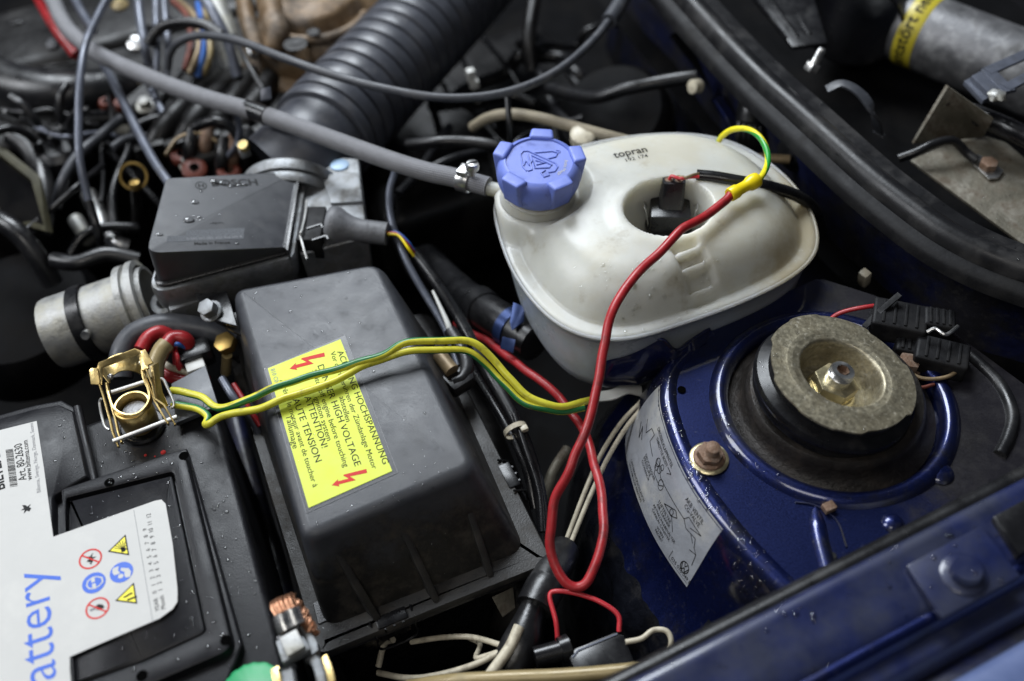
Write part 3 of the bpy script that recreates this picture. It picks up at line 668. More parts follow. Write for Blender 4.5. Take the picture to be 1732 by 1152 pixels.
dia = [lline([(L_*.42, 3.9), (L_*.50, 3.4), (L_*.62, 3.5), (L_*.78, 3.55), (L_*.82, 3.2), (L_*.86, 3.3), (L_*.90, 2.9)]),
       lline([(L_*.40, 3.9), (L_*.44, 2.9), (L_*.52, 2.9), (L_*.55, 3.3)]), lline([(L_*.14, 3.9), (L_*.2, 3.4), (L_*.22, 4.2), (L_*.27, 4.3), (L_*.27, 3.6), (L_*.36, 3.4)]),
       lline([(L_*.62, 2.6), (L_*.68, 3.1), (L_*.71, 3.3), (L_*.74, 3.0), (L_*.70, 2.6), (L_*.62, 2.6)], .07), lline([(L_*.70, 2.7), (L_*.76, 1.9)]),
       lline([(L_*.78, 3.55), (L_*.80, 4.0), (L_*.92, 3.9), (L_*.84, 3.55)]), lline([(L_*.86, 3.3), (L_*.9, 3.35), (L_*.92, 2.75), (L_*.95, 2.5), (L_*.90, 2.3), (L_*.95, 2.5), (L_*.96, 1.6)]),
       lline([(L_*.52, 4.15), (L_*.55, 4.5), (L_*.5, 4.5)]), lline([(L_*.10, 2.9), (L_*.17, 2.3), (L_*.14, 3.1), (L_*.2, 2.6)], .09), lline([(L_*.82, .25), (L_*.82, .95)], .04), lline([(L_*.82, .22), (L_*.995, .22)], .03)]
for u, v, r in ((.42, 3.75, .28), (.46, 3.6, .25), (.43, 3.4, .22), (.47, 3.95, .2), (.53, 3.1, .35), (.69, 2.85, .2)):
    dia.append(lline([(L_*u+r*cos(k*pi/6), v+r*1.1*sin(k*pi/6)) for k in range(13)], .055))
mesh('diagram', join(*dia), m_ink, lab, 0)
emb = [lline([(L_*.93+.42*cos(k*pi/10), .95+.42*sin(k*pi/10)) for k in range(21)], .08)]
cx_, cy_ = L_*.93, .95
emb += [lline([(cx_-.17, cy_+.36), (cx_, cy_+.06), (cx_+.17, cy_+.36)], .07), lline([(cx_-.36, cy_+.18), (cx_-.17, cy_-.34), (cx_, cy_-.02), (cx_+.17, cy_-.34), (cx_+.36, cy_+.18)], .07)]
mesh('emblem', join(*emb), m_ink, lab, 0)

# tank support bracket (scalloped blue tab)
tbk = thing('tank_bracket', 'dark blue scalloped sheet metal bracket under the coolant tank', 'metal bracket', P(1090, 640, -4))
edge = [(1018, 580, .2), (1032, 590, .6), (1062, 580, 1.2), (1095, 572, 1.6), (1122, 575, 1.5), (1138, 590, .9), (1152, 590, .6), (1172, 574, .6), (1200, 556, .5)]
tp = spline(PL(edge), 5); bt = spline(PL([(1008, 645, -3.5), (1022, 655, -3.6), (1050, 652, -3.4), (1080, 650, -3.3), (1105, 640, -3), (1122, 628, -2.4), (1140, 620, -1.6), (1160, 604, -1), (1195, 578, -.6)]), 5)
n_ = len(tp); midl = [(a+b)/2+V3((-.3, -.9, .2)) for a, b in zip(tp, bt)]
mesh('tab', fixn((tp+midl+bt, [[i+k*n_, i+1+k*n_, n_+i+1+k*n_, n_+i+k*n_] for i in range(n_-1) for k in (0, 1)])), m_paint, tbk, 60)
mesh('rolled_edge', tube(tp, .14, 8, smooth=False), m_paint, tbk)
lowb = spline(PL([(1000, 668, -5), (1030, 668, -5), (1060, 655, -5), (1082, 656, -5)]), 4)
mesh('grey_skirt', strip(PL([(1005, 672, -5), (1035, 668, -5), (1060, 658, -5), (1085, 662, -5.4)]), 1.0, .15, smooth=True), m_palepl, tbk)

# ================================================================== wing rail and fender (lower right)
f0, f1 = P(1110, 1118, 4.5), P(1732, 800, 4.5); FD = (f1-f0).normalized(); FN = V3((FD.y, -FD.x, 0))   # FN points to the camera side
fA = f0-FD*22; FLn = 75
def rail(prof, b0=0, b1=FLn, nseg=40, wob=.05):
    path = [fA+FD*(b0+(b1-b0)*i/nseg) for i in range(nseg+1)]
    V = []; F = []; m = len(prof)
    for i, q in enumerate(path):
        for s, h in prof: V.append(q+FN*s+CZ*(h+wob*noise.noise(V3((i*.3, s*.5, 1)))))
    for i in range(nseg):
        for k in range(m-1): F.append([i*m+k, i*m+k+1, (i+1)*m+k+1, (i+1)*m+k])
    return fixn((V, F))
wr = thing('wing_rail', 'dark blue painted wing rail crossing the lower right corner', 'body panel', fA+FD*40)
mesh('inner_edge_strip', rail([(-1.0, -14), (-.9, -1.2), (-.7, -.6), (-.2, -.3), (.25, -.35), (.4, -.6)]), m_rubber, wr, 60)
mesh('channel', rail([(.1, -6), (.15, -.5), (.3, -.05), (.7, .18), (1.2, .15), (1.7, .05), (3.2, -.05), (4.3, -.1), (4.9, -.35), (5.4, -.95), (6.1, -1.3), (6.6, -1.2), (7.0, -1.35), (7.4, -2.2), (7.7, -4), (7.8, -9)]), m_dustblue, wr, 60)
mesh('swage', rail([(4.6, -.5), (5.0, -.2), (5.3, -.25), (5.6, -.7), (5.9, -1.25)], 26, 50), m_paint, wr, 60)
pc = fA+FD*0
def rl(px, py, z): return P(px, py, z)
pad = [P(1530, 962, 4.6), P(1655, 895, 4.6), P(1722, 980, 4.6), P(1590, 1052, 4.6)]
mesh('bolt_pad', slab(pad, CZ, .5, .12), m_dustblue, wr)
pc = P(1630, 972, 5.1)
mesh('bolt', join(lathe([(.01, 0), (1.45, 0), (1.45, .1), (1.25, .22), (.01, .22)], pc, CZ, 32), lathe([(1.0, .2), (.98, .7), (.88, .85), (.01, .88)], pc, CZ, 24)), m_dustblue, wr)
mesh('bracket_block', slab([P(1672, 885, 4.2), P(1800, 815, 4.2), P(1830, 870, 4.2), P(1716, 950, 4.2)], CZ, .9, .15), m_blackpl, wr)
fe = thing('front_fender', 'light blue fender skin in the bottom right corner', 'fender', fA+FD*40+FN*14)
mesh('skin', rail([(8.6, -3), (8.7, -.9), (8.9, -.3), (9.4, .0), (10.5, .1), (13, -.2), (17, -1.2), (22, -3.5), (27, -8), (29, -14)], wob=.02), m_fender, fe, 60)
mesh('flange', rail([(7.6, -2.6), (8.0, -2.2), (8.62, -2.1)], wob=.05), m_paintdirty, fe, 60)
# ================================================================== battery
bat = thing('car_battery', 'black car battery with white label in the lower left corner', 'battery', P(230, 1000, -18))
def pz(lst, z): return [P(x, y, z) for x, y in lst]
case_t = pz([(462, 1045), (352, 640), (110, 735), (-160, 830), (-60, 1300), (500, 1190)], -1.7)
case_t = [case_t[1], case_t[2], case_t[3], case_t[4], case_t[5], case_t[0]]
mesh('case', prism([case_t[0], case_t[2], case_t[3], case_t[4]], -19, -1.7, .5, 3), m_case, bat)
# lid: L shape, notched round the terminal
lid = pz([(316, 757), (225, 787), (152, 812), (128, 690), (104, 676), (60, 684), (-160, 745), (-100, 1330), (330, 1290), (410, 1090)], -.75)
mesh('lid', prism(lid, -1.75, -.75, .22, 3), m_case, bat)
lb_ = lid
# raised frame round the label panel
fr_o = pz([(100, 826), (312, 755), (398, 1098), (225, 1172), (120, 1215)], 0)
fr_i = pz([(112, 842), (292, 797), (350, 1068), (240, 1118), (108, 1165)], 0)
fo = rpoly(fr_o, [.3, .9, 1.1, .2, .2], 5); fi = rpoly(fr_i, [.2, .35, .6, .2, .2], 5)
V_ = withz(fo, -.76)+withz(inset(fo, .16), -.06)+withz(inset(fo, .3), 0)+withz(inset(fi, -.2), 0)+withz(inset(fi, -.06), -.08)+withz(fi, -.55)
n_ = len(fo); mesh('label_frame', fixn((V_, [[j*n_+i, j*n_+(i+1) % n_, (j+1)*n_+(i+1) % n_, (j+1)*n_+i] for j in range(5) for i in range(n_)])), m_case, bat, 50)
mesh('label_panel', loft([withz(inset(fi, .12), -.76), withz(inset(fi, .2), -.3), withz(inset(fi, .34), -.22)], cap1=True), m_case, bat)
hump = rpoly(pz([(150, 806), (126, 694), (100, 682), (56, 690), (-170, 752), (-110, 1330), (140, 1250), (92, 905), (92, 840)], 0), .35, 4)
mesh('lid_hump', loft([withz(hump, -.76), withz(inset(hump, .1), -.1), withz(inset(hump, .25), .02)], cap1=True), m_case, bat, 50)
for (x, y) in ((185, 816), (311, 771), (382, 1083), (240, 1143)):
    mesh('plug_hole_shade', lathe([(.38, .012), (.2, .014), (.01, .014)], P(x, y, .0), CZ, 20), m_holeshade, bat)  # flat disc on the frame, painted as the shade inside the hole
mesh('ledge_rib', tube(PL([(131, 690, -.4), (140, 730, -.5), (152, 780, -.6), (160, 815, -.7)]), .35, 10), m_case, bat)
# white label
lz = .06
lab_px = [(62, 712), (74, 790), (90, 908), (180, 876), (262, 847), (273, 845), (280, 852), (292, 920), (300, 995), (300, 1018), (292, 1030), (270, 1046), (190, 1080), (118, 1111), (118, 1130), (128, 1260), (-120, 1330), (-170, 770)]
wl = mesh('white_label', prism([P(x, y, lz) for x, y in lab_px], lz-.06, lz), m_white, bat)
def bt(s, a, b, mat, **k): text(s, P(*a, lz), P(*b, lz), mat, wl, **k)
bt('battery', (99, 1186), (80.5, 958), m_blueink, ky=1.0, bold=-.004)
bt('BILTEMA', (8.5, 826), (-2.5, 757), m_ink, bold=.03, ky=.95)
bt('Art. 80-2630', (45, 811), (36.5, 749), m_ink, ky=1.2, bold=.008)
bt('www.biltema.com', (54.5, 811), (46.5, 744), m_ink, ky=1.05, bold=.008)
bt('Biltema, Sverige, Norge, Danmark, Suomi', (69, 832), (56, 715), m_inkgrey, ky=1)
bars = []; bxd = (P(0, 757, lz)-P(9, 822, lz)).normalized(); random.seed(3)
p_ = P(30, 822, lz) ; q_ = P(17, 824, lz); d_ = (P(23, 757, lz)-P(31, 820, lz)); L = d_.length; d_.normalize(); s_ = 0
while s_ < L:
    wdt = random.choice((.035, .05, .08)); a, b = q_+d_*(s_+wdt/2), p_+d_*(s_+wdt/2)
    bars.append(line2(a, b, wdt, lz+.012)); s_ += wdt+random.choice((.04, .05, .08))
mesh('barcode', join(*bars), m_ink, wl, 0)
bt('YEAR   0   1   2   3   4   5   6   7   8   9', (270, 1033), (248, 893), m_ink, ky=.95)
bt('Month   1   2   3   4   5   6   7   8   9  10  11  12', (280.5, 1029), (254.5, 868), m_ink, ky=1.1)
mesh('rule', line2(P(226.4, 863, lz), P(258.7, 1053, lz), .03, lz+.012), m_inkgrey, wl, 0)
smp = [V3((cos(k*.5)*r, sin(k*.5)*r, 0)) for k, r in enumerate([.35, .18, .42, .15, .3, .5, .2, .4, .16, .45, .2, .38])]
flat([P(45, 860, lz)+v for v in smp], lz+.012, m_ink, wl, 'torn_mark')
bx_ = (P(311, 771, 0)-P(185, 816, 0)).normalized(); by_ = V3((-bx_.y, bx_.x, 0))
def pic(c, pts, mat, z=.02, name='pictogram'):
    c = P(*c, lz); flat([c+by_*-p[0]*-1*0+(-by_)*0+bx_*p[1]*-1+by_*p[0] for p in pts], lz+z, mat, wl, name)
# pictograms are drawn with x along the writing (up the battery) and y across it
def disc(c, r, mat, z, name): 
    cc = P(*c, lz); flat([V3((cc.x+r*cos(a*pi/16), cc.y+r*sin(a*pi/16), 0)) for a in range(32)], lz+z, mat, wl, name)
def rng(c, ro, ri, mat, z, name): mesh(name, ring(P(*c, lz), ro, ri, lz+z), mat, wl, 0)
PR = .80
for c in ((153, 945.4), (165, 1028.7)):
    cc = P(*c, lz)
    if c[1] < 1000:
        pic(c, [(-.35, -.1), (-.1, .3), (.05, .05), (.35, .38), (.2, 0), (.42, -.25), (.1, -.12), (0, -.42), (-.08, -.15)], m_ink, .014)
        pic(c, [(-.5, .02), (-.3, .12), (-.32, -.06)], m_ink, .014)
    else:
        pic(c, [(-.15, -.45), (.1, -.38), (.28, -.1), (.2, .1), (0, -.05), (-.1, .1), (-.2, -.1)], m_ink, .014)
        pic(c, [(-.05, .12), (.12, .12), (.12, .5), (-.05, .5)], m_inkgrey, .014)
    rng(c, PR, PR-.12, m_red, .018, 'prohibition_ring')
    d = (by_*1.0+bx_*-1.0).normalized()
    mesh('prohibition_bar', line2(cc-d*(PR-.08), cc+d*(PR-.08), .11, lz+.022), m_red, wl, 0)
disc((159, 986), PR, m_blueink, .014, 'goggles_sign'); disc((205.6, 968), PR, m_blueink, .014, 'manual_sign')
pic((159, 986), [(-.42, -.3), (-.5, 0), (-.35, .4), (0, .55), (.35, .4), (.5, 0), (.42, -.3), (.2, -.62), (-.2, -.62)], m_white, .02)
pic((159, 986), [(-.34, -.28), (-.4, 0), (-.28, .32), (0, .45), (.28, .32), (.4, 0), (.34, -.28), (.14, -.52), (-.14, -.52)], m_blueink, .026)
for s in (-1, 1): pic((159, 986), [(s*.06, -.1), (s*.42, -.1), (s*.42, .15), (s*.06, .15)], m_white, .032)
pic((205.6, 968), [(-.05, .1), (.25, .2), (.55, .1), (.55, .5), (.25, .6), (-.05, .5)], m_white, .02)
pic((205.6, 968), [(-.6, -.5), (-.2, -.62), (.1, -.5), (.35, -.05), (.15, .05), (-.05, -.2), (-.3, -.15), (-.55, -.2)], m_white, .02)
pic((205.6, 968), [(-.45, .0), (-.3, -.12), (-.12, 0), (-.12, .2), (-.3, .3), (-.45, .2)], m_white, .02)
for tri in (((182.3, 933.3), (212.5, 904), (218.8, 939.5)), ((194.4, 1016.6), (226.7, 985.3), (232.3, 1021.4))):
    tp_ = [P(*t, lz) for t in tri]; cc = sum(tp_, V3())/3
    flat(tp_, lz+.014, m_ink, wl, 'warning_border'); flat([cc+(t-cc)*.8 for t in tp_], lz+.02, m_yelink, wl, 'warning_triangle')
    g = sum(tri[k][0] for k in range(3))/3, sum(tri[k][1] for k in range(3))/3
    if tri[0][1] < 1000:
        for k in range(7):
            a = -1.2+k*.4; e = cc+by_*(-.05+.5*cos(a))*1.0+bx_*(-.5*sin(a))
            mesh('burst', line2(cc-by_*.28+bx_*.12, e, .05, lz+.026), m_ink, wl, 0)
        pic((g[0]+3, g[1]+4), [(-.25, -.1), (-.05, -.3), (.1, -.12), (.02, .1), (-.2, .12)], m_ink, .026)
    else:
        pic((g[0]+4, g[1]), [(-.3, -.35), (-.15, -.35), (-.15, .3), (-.3, .3)], m_ink, .026)
        pic((g[0]+1, g[1]), [(.05, -.25), (.2, -.2), (.12, .15), (0, .1)], m_ink, .026)
        pic((g[0]-3, g[1]+2), [(.0, -.1), (.12, -.05), (.1, .25), (-.02, .2)], m_ink, .026)
# grey flap beside the terminal
mesh('grey_tab', slab([P(292, 655, -1.2), P(350, 624, -1.2), P(372, 692, -1.2), P(300, 722, -1.2)], CZ, .5, .12), m_greytab, bat)
tc0 = P(341, 690, -.68)
mesh('tab_mark', join(line2(tc0+V3((-.5, .3, 0)), tc0+V3((.4, -.5, 0)), .06, -.68), line2(tc0+V3((-.4, -.4, 0)), tc0+V3((.6, .2, 0)), .06, -.68), line2(tc0+V3((.1, .5, 0)), tc0+V3((.1, -.6, 0)), .05, -.68)), m_ink, bat, 0)
# terminal post
TP = P(228, 690, -1.7); TP = V3((TP.x, TP.y, 0)); TP = P(229, 697, .4); TP.z = 0
mesh('post_collar', lathe([(.01, -1.7), (1.75, -1.7), (1.75, -1.45), (1.6, -1.3), (.9, -1.3)], TP, CZ, 36), m_blackpl, bat)
mesh('terminal_post', lathe([(1.1, -1.4), (1.0, .5), (.95, .58), (.01, .6)], TP, CZ, 32), m_lead, bat)
for (x, y, s) in ((276, 765, .22), (246, 770, .12), (262, 772, .08)):
    mesh('red_chip', lathe([(.01, -.04), (s, 0), (s*.6, s*.4), (.01, s*.45)], P(x, y, -1.68), CZ, 7), m_red, bat)

# ---- brass quick-release clamp
cl = thing('brass_clamp', 'brass quick release battery clamp open on the battery post', 'battery clamp', TP+CZ*-1)
def cp(x, y, z): return P(140+x/5.2375, 570+y/5.2375, z)
mesh('sleeve', lathe([(1.38, -.9), (1.42, .0), (1.40, 1.25), (1.36, 1.32), (1.22, 1.32), (1.18, 1.2), (1.2, -.9)], TP, CZ, 48), m_brass, cl)
# U strap following the sleeve and running back
ust = [cp(215, 420, 1.7), cp(235, 520, 1.6), cp(280, 640, 1.45), cp(380, 700, 1.4), cp(500, 685, 1.4), cp(585, 590, 1.45), cp(590, 490, 1.6), cp(545, 380, 1.9), cp(530, 290, 2.1)]
mesh('u_strap', strip(ust, .16, .55, smooth=True, b=.03), m_brass, cl)
sadl = []
for i in range(13):
    t = i/12; a = cp(190+340*t, 345-95*t, 1.2); sadl.append(a+CZ*(1.0*sin(pi*t)**.8))
mesh('saddle', strip(sadl, 1.5, .14, up=V3((0, -.35, 1)), b=.03), m_brass, cl)
for (x, y) in ((247, 352), (522, 228)):
    rv = mesh('rivet', lathe([(.01, -.1), (.22, -.1), (.24, .1), (.16, .2), (.08, .22), (.01, .12)], cp(x, y, 1.95), V3((0, -.3, 1)), 16), m_steel, cl)
top_ = [cp(138, 420, 2.2), cp(150, 300, 2.7), cp(160, 250, 2.9), cp(300, 195, 3.1), cp(470, 130, 3.2), cp(520, 150, 3.1), cp(540, 230, 2.9), cp(556, 290, 2.7)]
mesh('lever_frame', strip(top_, .55, .14, up=V3((.2, -1, .5)).normalized(), b=.03), m_brass, cl)
mesh('finger_tab', slab([cp(62, 300, 2.8), cp(80, 280, 2.9), cp(140, 282, 2.9), cp(160, 400, 2.3), cp(150, 430, 2.2), cp(78, 425, 2.2)], V3((0, -.3, 1)), .18, .06), m_brass, cl)
mesh('finger_tab', slab([cp(515, 135, 3.25), cp(560, 118, 3.3), cp(630, 235, 2.8), cp(565, 268, 2.7)], V3((0, -.2, 1)), .2, .06), m_brass, cl)
def arm(pts, w=.5): mesh('arm', strip(pts, .14, w, b=.03), m_brass, cl)
arm([cp(150, 420, 2.2), cp(190, 540, 1.6), cp(235, 700, 1.1), cp(270, 850, .6), cp(318, 975, .1)])
arm([cp(215, 430, 1.8), cp(245, 560, 1.5), cp(290, 720, .95), cp(315, 840, .6), cp(348, 940, .3)])
arm([cp(560, 285, 2.6), cp(620, 430, 1.9), cp(640, 550, 1.4), cp(720, 610, 1.1), cp(770, 690, .75), cp(820, 780, .4)])
arm([cp(545, 330, 2.0), cp(600, 470, 1.6), cp(632, 560, 1.25), cp(690, 660, .95), cp(758, 775, .55)])
mesh('pin', tube([cp(255, 492, 1.3), cp(560, 395, 1.4)], .2, 12, smooth=False), m_pin, cl)
mesh('pin', tube([cp(270, 925, .5), cp(835, 708, .62)], .2, 12, smooth=False), m_pin, cl)
mesh('wire_bail', tube([cp(165, 545, 1.0), cp(150, 580, .7), cp(165, 680, .3), cp(195, 790, 0), cp(235, 825, -.1)], .11, 8), m_pin, cl)
mesh('wire_bail', tube([cp(660, 365, 1.1), cp(715, 380, 1.0), cp(750, 450, .8), cp(800, 560, .5), cp(805, 610, .3), cp(780, 632, .2)], .12, 8), m_pin, cl)
mesh('back_plate', slab([cp(600, 260, 2.0), cp(650, 230, 2.0), cp(660, 330, 1.2), cp(690, 500, .3), cp(740, 620, -.3), cp(680, 640, -.3), cp(630, 480, .9)], V3((1, .2, .3)), .2, .05), m_brass, cl)

# ---- second terminal at the bottom edge
nc = thing('steel_clamp', 'steel battery clamp holding bare copper cable at the bottom edge', 'battery clamp', P(505, 1120, -2.5))
def np_(x, y, z): return P(440+x/6.7, 980+y/6.7, z)
mesh('block', slab([np_(200, 760, -.6), np_(460, 590, -.6), np_(600, 850, -.6), np_(280, 1010, -.6)], CZ, .9, .2), m_cast, nc)
mesh('bolt_head', slab([np_(232, 705, .35), np_(430, 598, .35), np_(528, 800, .35), np_(330, 915, .35)], CZ, .6, .12), m_castmid, nc)
mesh('washer_plate', slab([np_(195, 680, -.1), np_(440, 545, -.1), np_(462, 570, -.1), np_(212, 705, -.1)], CZ, .35, .05), m_lead, nc)
mesh('clamp_body', slab([np_(460, 590, -1.2), np_(600, 640, -1.2), np_(690, 800, -1.2), np_(700, 1160, -1.2), np_(600, 880, -1.2)], CZ, 1.2, .2), m_cast, nc)
mesh('jaw', join(strip([np_(310, 1010, .2), np_(330, 1100, .1), np_(350, 1300, .0)], .9, .8, b=.15), strip([np_(590, 880, .2), np_(650, 960, .1), np_(690, 1080, .0), np_(740, 1300, .0)], .7, .8, b=.15)), m_cast, nc)
mesh('crimp', join(tube([np_(245, 400, .9), np_(270, 500, .7), np_(300, 570, .5)], .62, 16), tube([np_(355, 340, .9), np_(385, 430, .7), np_(420, 520, .5)], .62, 16)), m_steel, nc)
mesh('tail_tab', slab([np_(150, 440, -.4), np_(205, 440, -.4), np_(290, 600, -.3), np_(250, 635, -.3), np_(170, 520, -.4)], CZ, .15, .04), m_tan, nc)
mesh('brass_lug', slab([np_(130, 1050, -.6), np_(225, 1005, -.6), np_(260, 1100, -.6), np_(330, 1300, -.6), np_(180, 1300, -.6)], CZ, .5, .1), m_brass, nc)
mesh('brass_lug', slab([np_(700, 930, -.5), np_(770, 880, -.5), np_(840, 1040, -.5), np_(870, 1200, -.5), np_(760, 1240, -.5)], CZ, .6, .12), m_brass, nc)
random.seed(5)
strands = []
for (x0, y0) in ((200, 250), (300, 215)):
    for k in range(26):
        a = k*2.4; r = .48*sqrt((k+.5)/26); o = bx_*(r*cos(a))+CZ*(r*sin(a)*.8)
        strands.append(tube([np_(x0+55, y0+140, .9)+o, np_(x0, y0+20, .9)+o*1.15, np_(x0-5+20, y0-25+10, .5)+o*1.1+V3((0, .1, -.2)), np_(x0+30, y0-10, -.4)+o], .075, 5, 4))
for k in range(26):
    a = k*2.4; r = .5*sqrt((k+.5)/26); tw = lambda t: V3((r*cos(a+t*4), 0, r*sin(a+t*4)))
    strands.append(tube([np_(330, 210, .2)+tw(0), np_(400, 270, .4)+tw(.4), np_(470, 380, .3)+tw(.8), np_(540, 500, .1)+tw(1.2), np_(600, 610, -.2)+tw(1.6)], .085, 5, 4))
mesh('copper_strands', join(*strands), m_copper, nc, 60, kind='stuff')
gc = thing('green_plug', 'green ribbed plastic plug cut off by the bottom edge', 'plug', P(425, 1190, -1.7))
gcp = P(428, 1172, -.3)
mesh('cap', lathe([(2.1, -1.4), (2.15, -.4), (2.05, -.1), (1.8, .05), (.01, .1)], gcp, CZ, 60, rmod=lambda t, r, h: r*(1+.03*(1 if int(t*18/pi) % 2 else 0)) if r > 1.9 else r), m_greencap, gc)

# ================================================================== air filter housing
ab = thing('air_filter_housing', 'dark grey plastic air filter housing with yellow warning label', 'air filter box', P(700, 760, -9))
ZT = 1.0; ZB = -6.6
AT = pz([(393, 487), (512, 912), (806, 788), (640, 440)], ZT)
ABt = pz([(400, 600), (552, 1062), (888, 930), (742, 590)], ZB)
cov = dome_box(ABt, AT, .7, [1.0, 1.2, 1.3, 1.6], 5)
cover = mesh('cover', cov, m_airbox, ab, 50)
# flange
FLp = pz([(385, 600), (538, 1110), (936, 950), (748, 572)], ZB)
lo = rpoly(FLp, [.8, .8, .9, 1.2], 5)
mesh('flange', loft([withz(inset(lo, .5), ZB-1.2), withz(lo, ZB-.9), withz(lo, ZB-.25), withz(inset(lo, .12), ZB-.05), withz(inset(lo, 1.0), ZB+.02)], cap1=True), m_airdirty, ab)
lo2 = inset(lo, .9)
mesh('lower_case', loft([withz(inset(lo2, 2.4), -30), withz(inset(lo2, .8), -14), withz(lo2, ZB-1.1)], cap0=True), m_blackpl, ab)
# gasket line
mesh('gasket', loft([withz(inset(lo, .04), ZB-1.0), withz(inset(lo, -.08), ZB-.75), withz(inset(lo, .04), ZB-.5)]), m_rubber, ab)
# front ribs
for (xa, ya, xb, yb, xm, ym) in ((560, 918, 632, 1040, 588, 930), (668, 868, 733, 1008, 690, 885), (780, 822, 826, 965, 790, 835)):
    pa, pb = P(xa, ya, ZT-1.5), P(xb, yb, ZB+.1); nrm = V3((pb.x-pa.x, pb.y-pa.y, 0)).normalized()
    sd = V3((-nrm.y, nrm.x, 0))
    out = P(xb, yb, ZB+.1)+nrm*.55
    prof_ = [pa-nrm*.4, pa+nrm*.12+CZ*.05, out+CZ*.0, pb-nrm*.5]
    V = [p+sd*s for s in (-.27, .27) for p in prof_]
    mesh('rib', bev((V, [[0, 1, 2, 3], [7, 6, 5, 4], [0, 4, 5, 1], [1, 5, 6, 2], [2, 6, 7, 3], [3, 7, 4, 0]]), .09, 2), m_airdirty, ab)
# moulded mark
mk = rpoly(pz([(529, 1020), (547, 1013), (556, 1050), (538, 1057)], ZB+.05), .15, 3)
mm_ = mesh('moulded_mark', loft([withz(mk, ZB+.02), withz(inset(mk, .04), ZB+.12)], cap1=True), m_blackpl, ab)
text('55|03', P(533, 1020, ZB+.13), P(543, 1053, ZB+.13), m_inkgrey, mm_, ky=.8)
# clips
for (c, dz) in (((665, 1055), -1.0), ((862, 815), -.5)):
    cc = P(*c, ZB-1.0); sd = CX if c[0] < 800 else CY
    nn = -CY if c[0] < 800 else CX
    k = mesh('clip', bev(box(cc, (2.4, 1.0, 2.2), (sd, nn, CZ)), .15), m_blackpl, ab)
    for q in (-.7, .0, .7): mesh('clip_rib', box(cc+sd*q+nn*.5, (.16, .3, 1.9), (sd, nn, CZ)), m_blackpl, k)
    mesh('clip_wire', tube([cc+sd*-1.6+CZ*1.2-nn*.3, cc+sd*-1.5+CZ*.3+nn*.7, cc+sd*-1.3-CZ*1.4+nn*.9, cc+sd*1.3-CZ*1.4+nn*.9, cc+sd*1.5+CZ*.3+nn*.7, cc+sd*1.6+CZ*1.2-nn*.3], .1, 8), m_blackpl, k)
# bracket with bolt at the back corner
mesh('rear_bracket', slab([P(330, 500, -.4), P(385, 497, -.4), P(402, 555, -.4), P(352, 542, -.4)], CZ, .3, .08), m_blackpl, ab)
bb = mesh('bolt', hexhead(P(358, 527, .0), V3((-.25, -.3, 1)), .8, .9, .18, 1.0, b=.15), m_cast, ab)
mesh('bracket_rib', slab([P(362, 545, -1.5), P(400, 532, -1.2), P(408, 570, -1.8)], CZ, .3, .06), m_blackpl, ab)
# faint dome mark on cover
mesh('ejector_mark', ring(P(545, 557, ZT), .62, .58, ZT+.008), m_mafcover, ab, 0)
# warning label
z1 = ZT+.02
flm = [P(*q, z1) for q in ((446.7, 623), (518, 868), (672.7, 799.4), (582.6, 566))]
film = mesh('clear_film', slab(flm, CZ, .012), m_film, ab)
eg = []
for a, b in zip(flm, flm[1:]+flm[:1]): eg.append(strip([a+CZ*.012, b+CZ*.012], .03, .015))
mesh('film_edge', join(*eg), m_inkgrey, film)
yl = mesh('warning_label', slab([P(*q, z1+.02) for q in ((452.9, 623.2), (522, 859.2), (663.3, 796.7), (575.9, 574))], CZ, .012), m_yellow, ab)
zl = z1+.035
def at(s, a, b, **k): text(s, P(440+a[0]/3.717, 560+a[1]/3.717, zl), P(440+b[0]/3.717, 560+b[1]/3.717, zl), m_ink, yl, **k)
at('ACHTUNG HOCHSPANNUNG', (483, 130), (773, 840), ky=.80); at('Vor dem Berühren der Zündanlage Motor', (440, 135), (706, 870), ky=.82); at('abstellen', (497, 415), (541, 573), ky=.82)
at('DANGER HIGH VOLTAGE', (360, 220), (596, 852), ky=.80); at('Switch off engine before touching', (325, 250), (527, 858), ky=.82); at('ignition system', (338, 420), (421, 692), ky=.82)
at('ATTENTION!', (278, 415), (388, 738), ky=.80); at('HAUTE TENSION', (190, 395), (348, 828), ky=.80); at('Arrêter le moteur avant de toucher à', (122, 310), (333, 985), ky=.82); at("l'allumage", (163, 545), (206, 742), ky=.82)
text('810 C00', P(457.5, 625, zl), P(466, 651, zl), m_inkgrey, yl)
for (ox, oy) in ((0, 0), (265, 732)):
    pts = [(403, 135), (408, 160), (300, 182), (337, 205), (228, 233), (234, 245), (184, 238), (226, 198), (222, 213), (292, 195), (256, 177), (262, 170)]
    flat([P(440+(x*1.0+ox)/3.717, 560+(y+oy)/3.717, zl) for x, y in pts][::-1], zl+.01, m_red, yl, 'lightning_arrow')

# ================================================================== air flow meter
mf = thing('air_flow_meter', 'cast metal air flow meter with flat black sensor cover', 'air flow meter', P(420, 450, -6))
def mp_(x, y, z): return P(230+x/3.6, 220+y/3.6, z)
zb = 1.0; ZL = zb+4.2; ZR = zb+.5
Tt = [mp_(178, 290, ZL), mp_(55, 752, ZL), mp_(905, 715, ZR), mp_(985, 248, ZR)]
Bb = [V3((p.x, p.y, zb)) for p in Tt]
Bb = [Bb[0], mp_(112, 945, zb), mp_(912, 735, zb), V3((Tt[3].x, Tt[3].y, zb))]; Bb[0] = V3((Tt[0].x, Tt[0].y, zb))
LBm, LTm = rpoly(Bb, [.9, .9, .25, .25], 5), rpoly(Tt, [.9, .9, .2, .2], 5)
cvr = loft([LBm, lerpl(LBm, LTm, .93), [p+CZ*-.02 for p in inset(LTm, .08)], inset(LTm, .16)], cap1=True)
cvm = mesh('sensor_cover', cvr, m_mafcover, mf, 30)
lpl = inset(LBm, -.28)
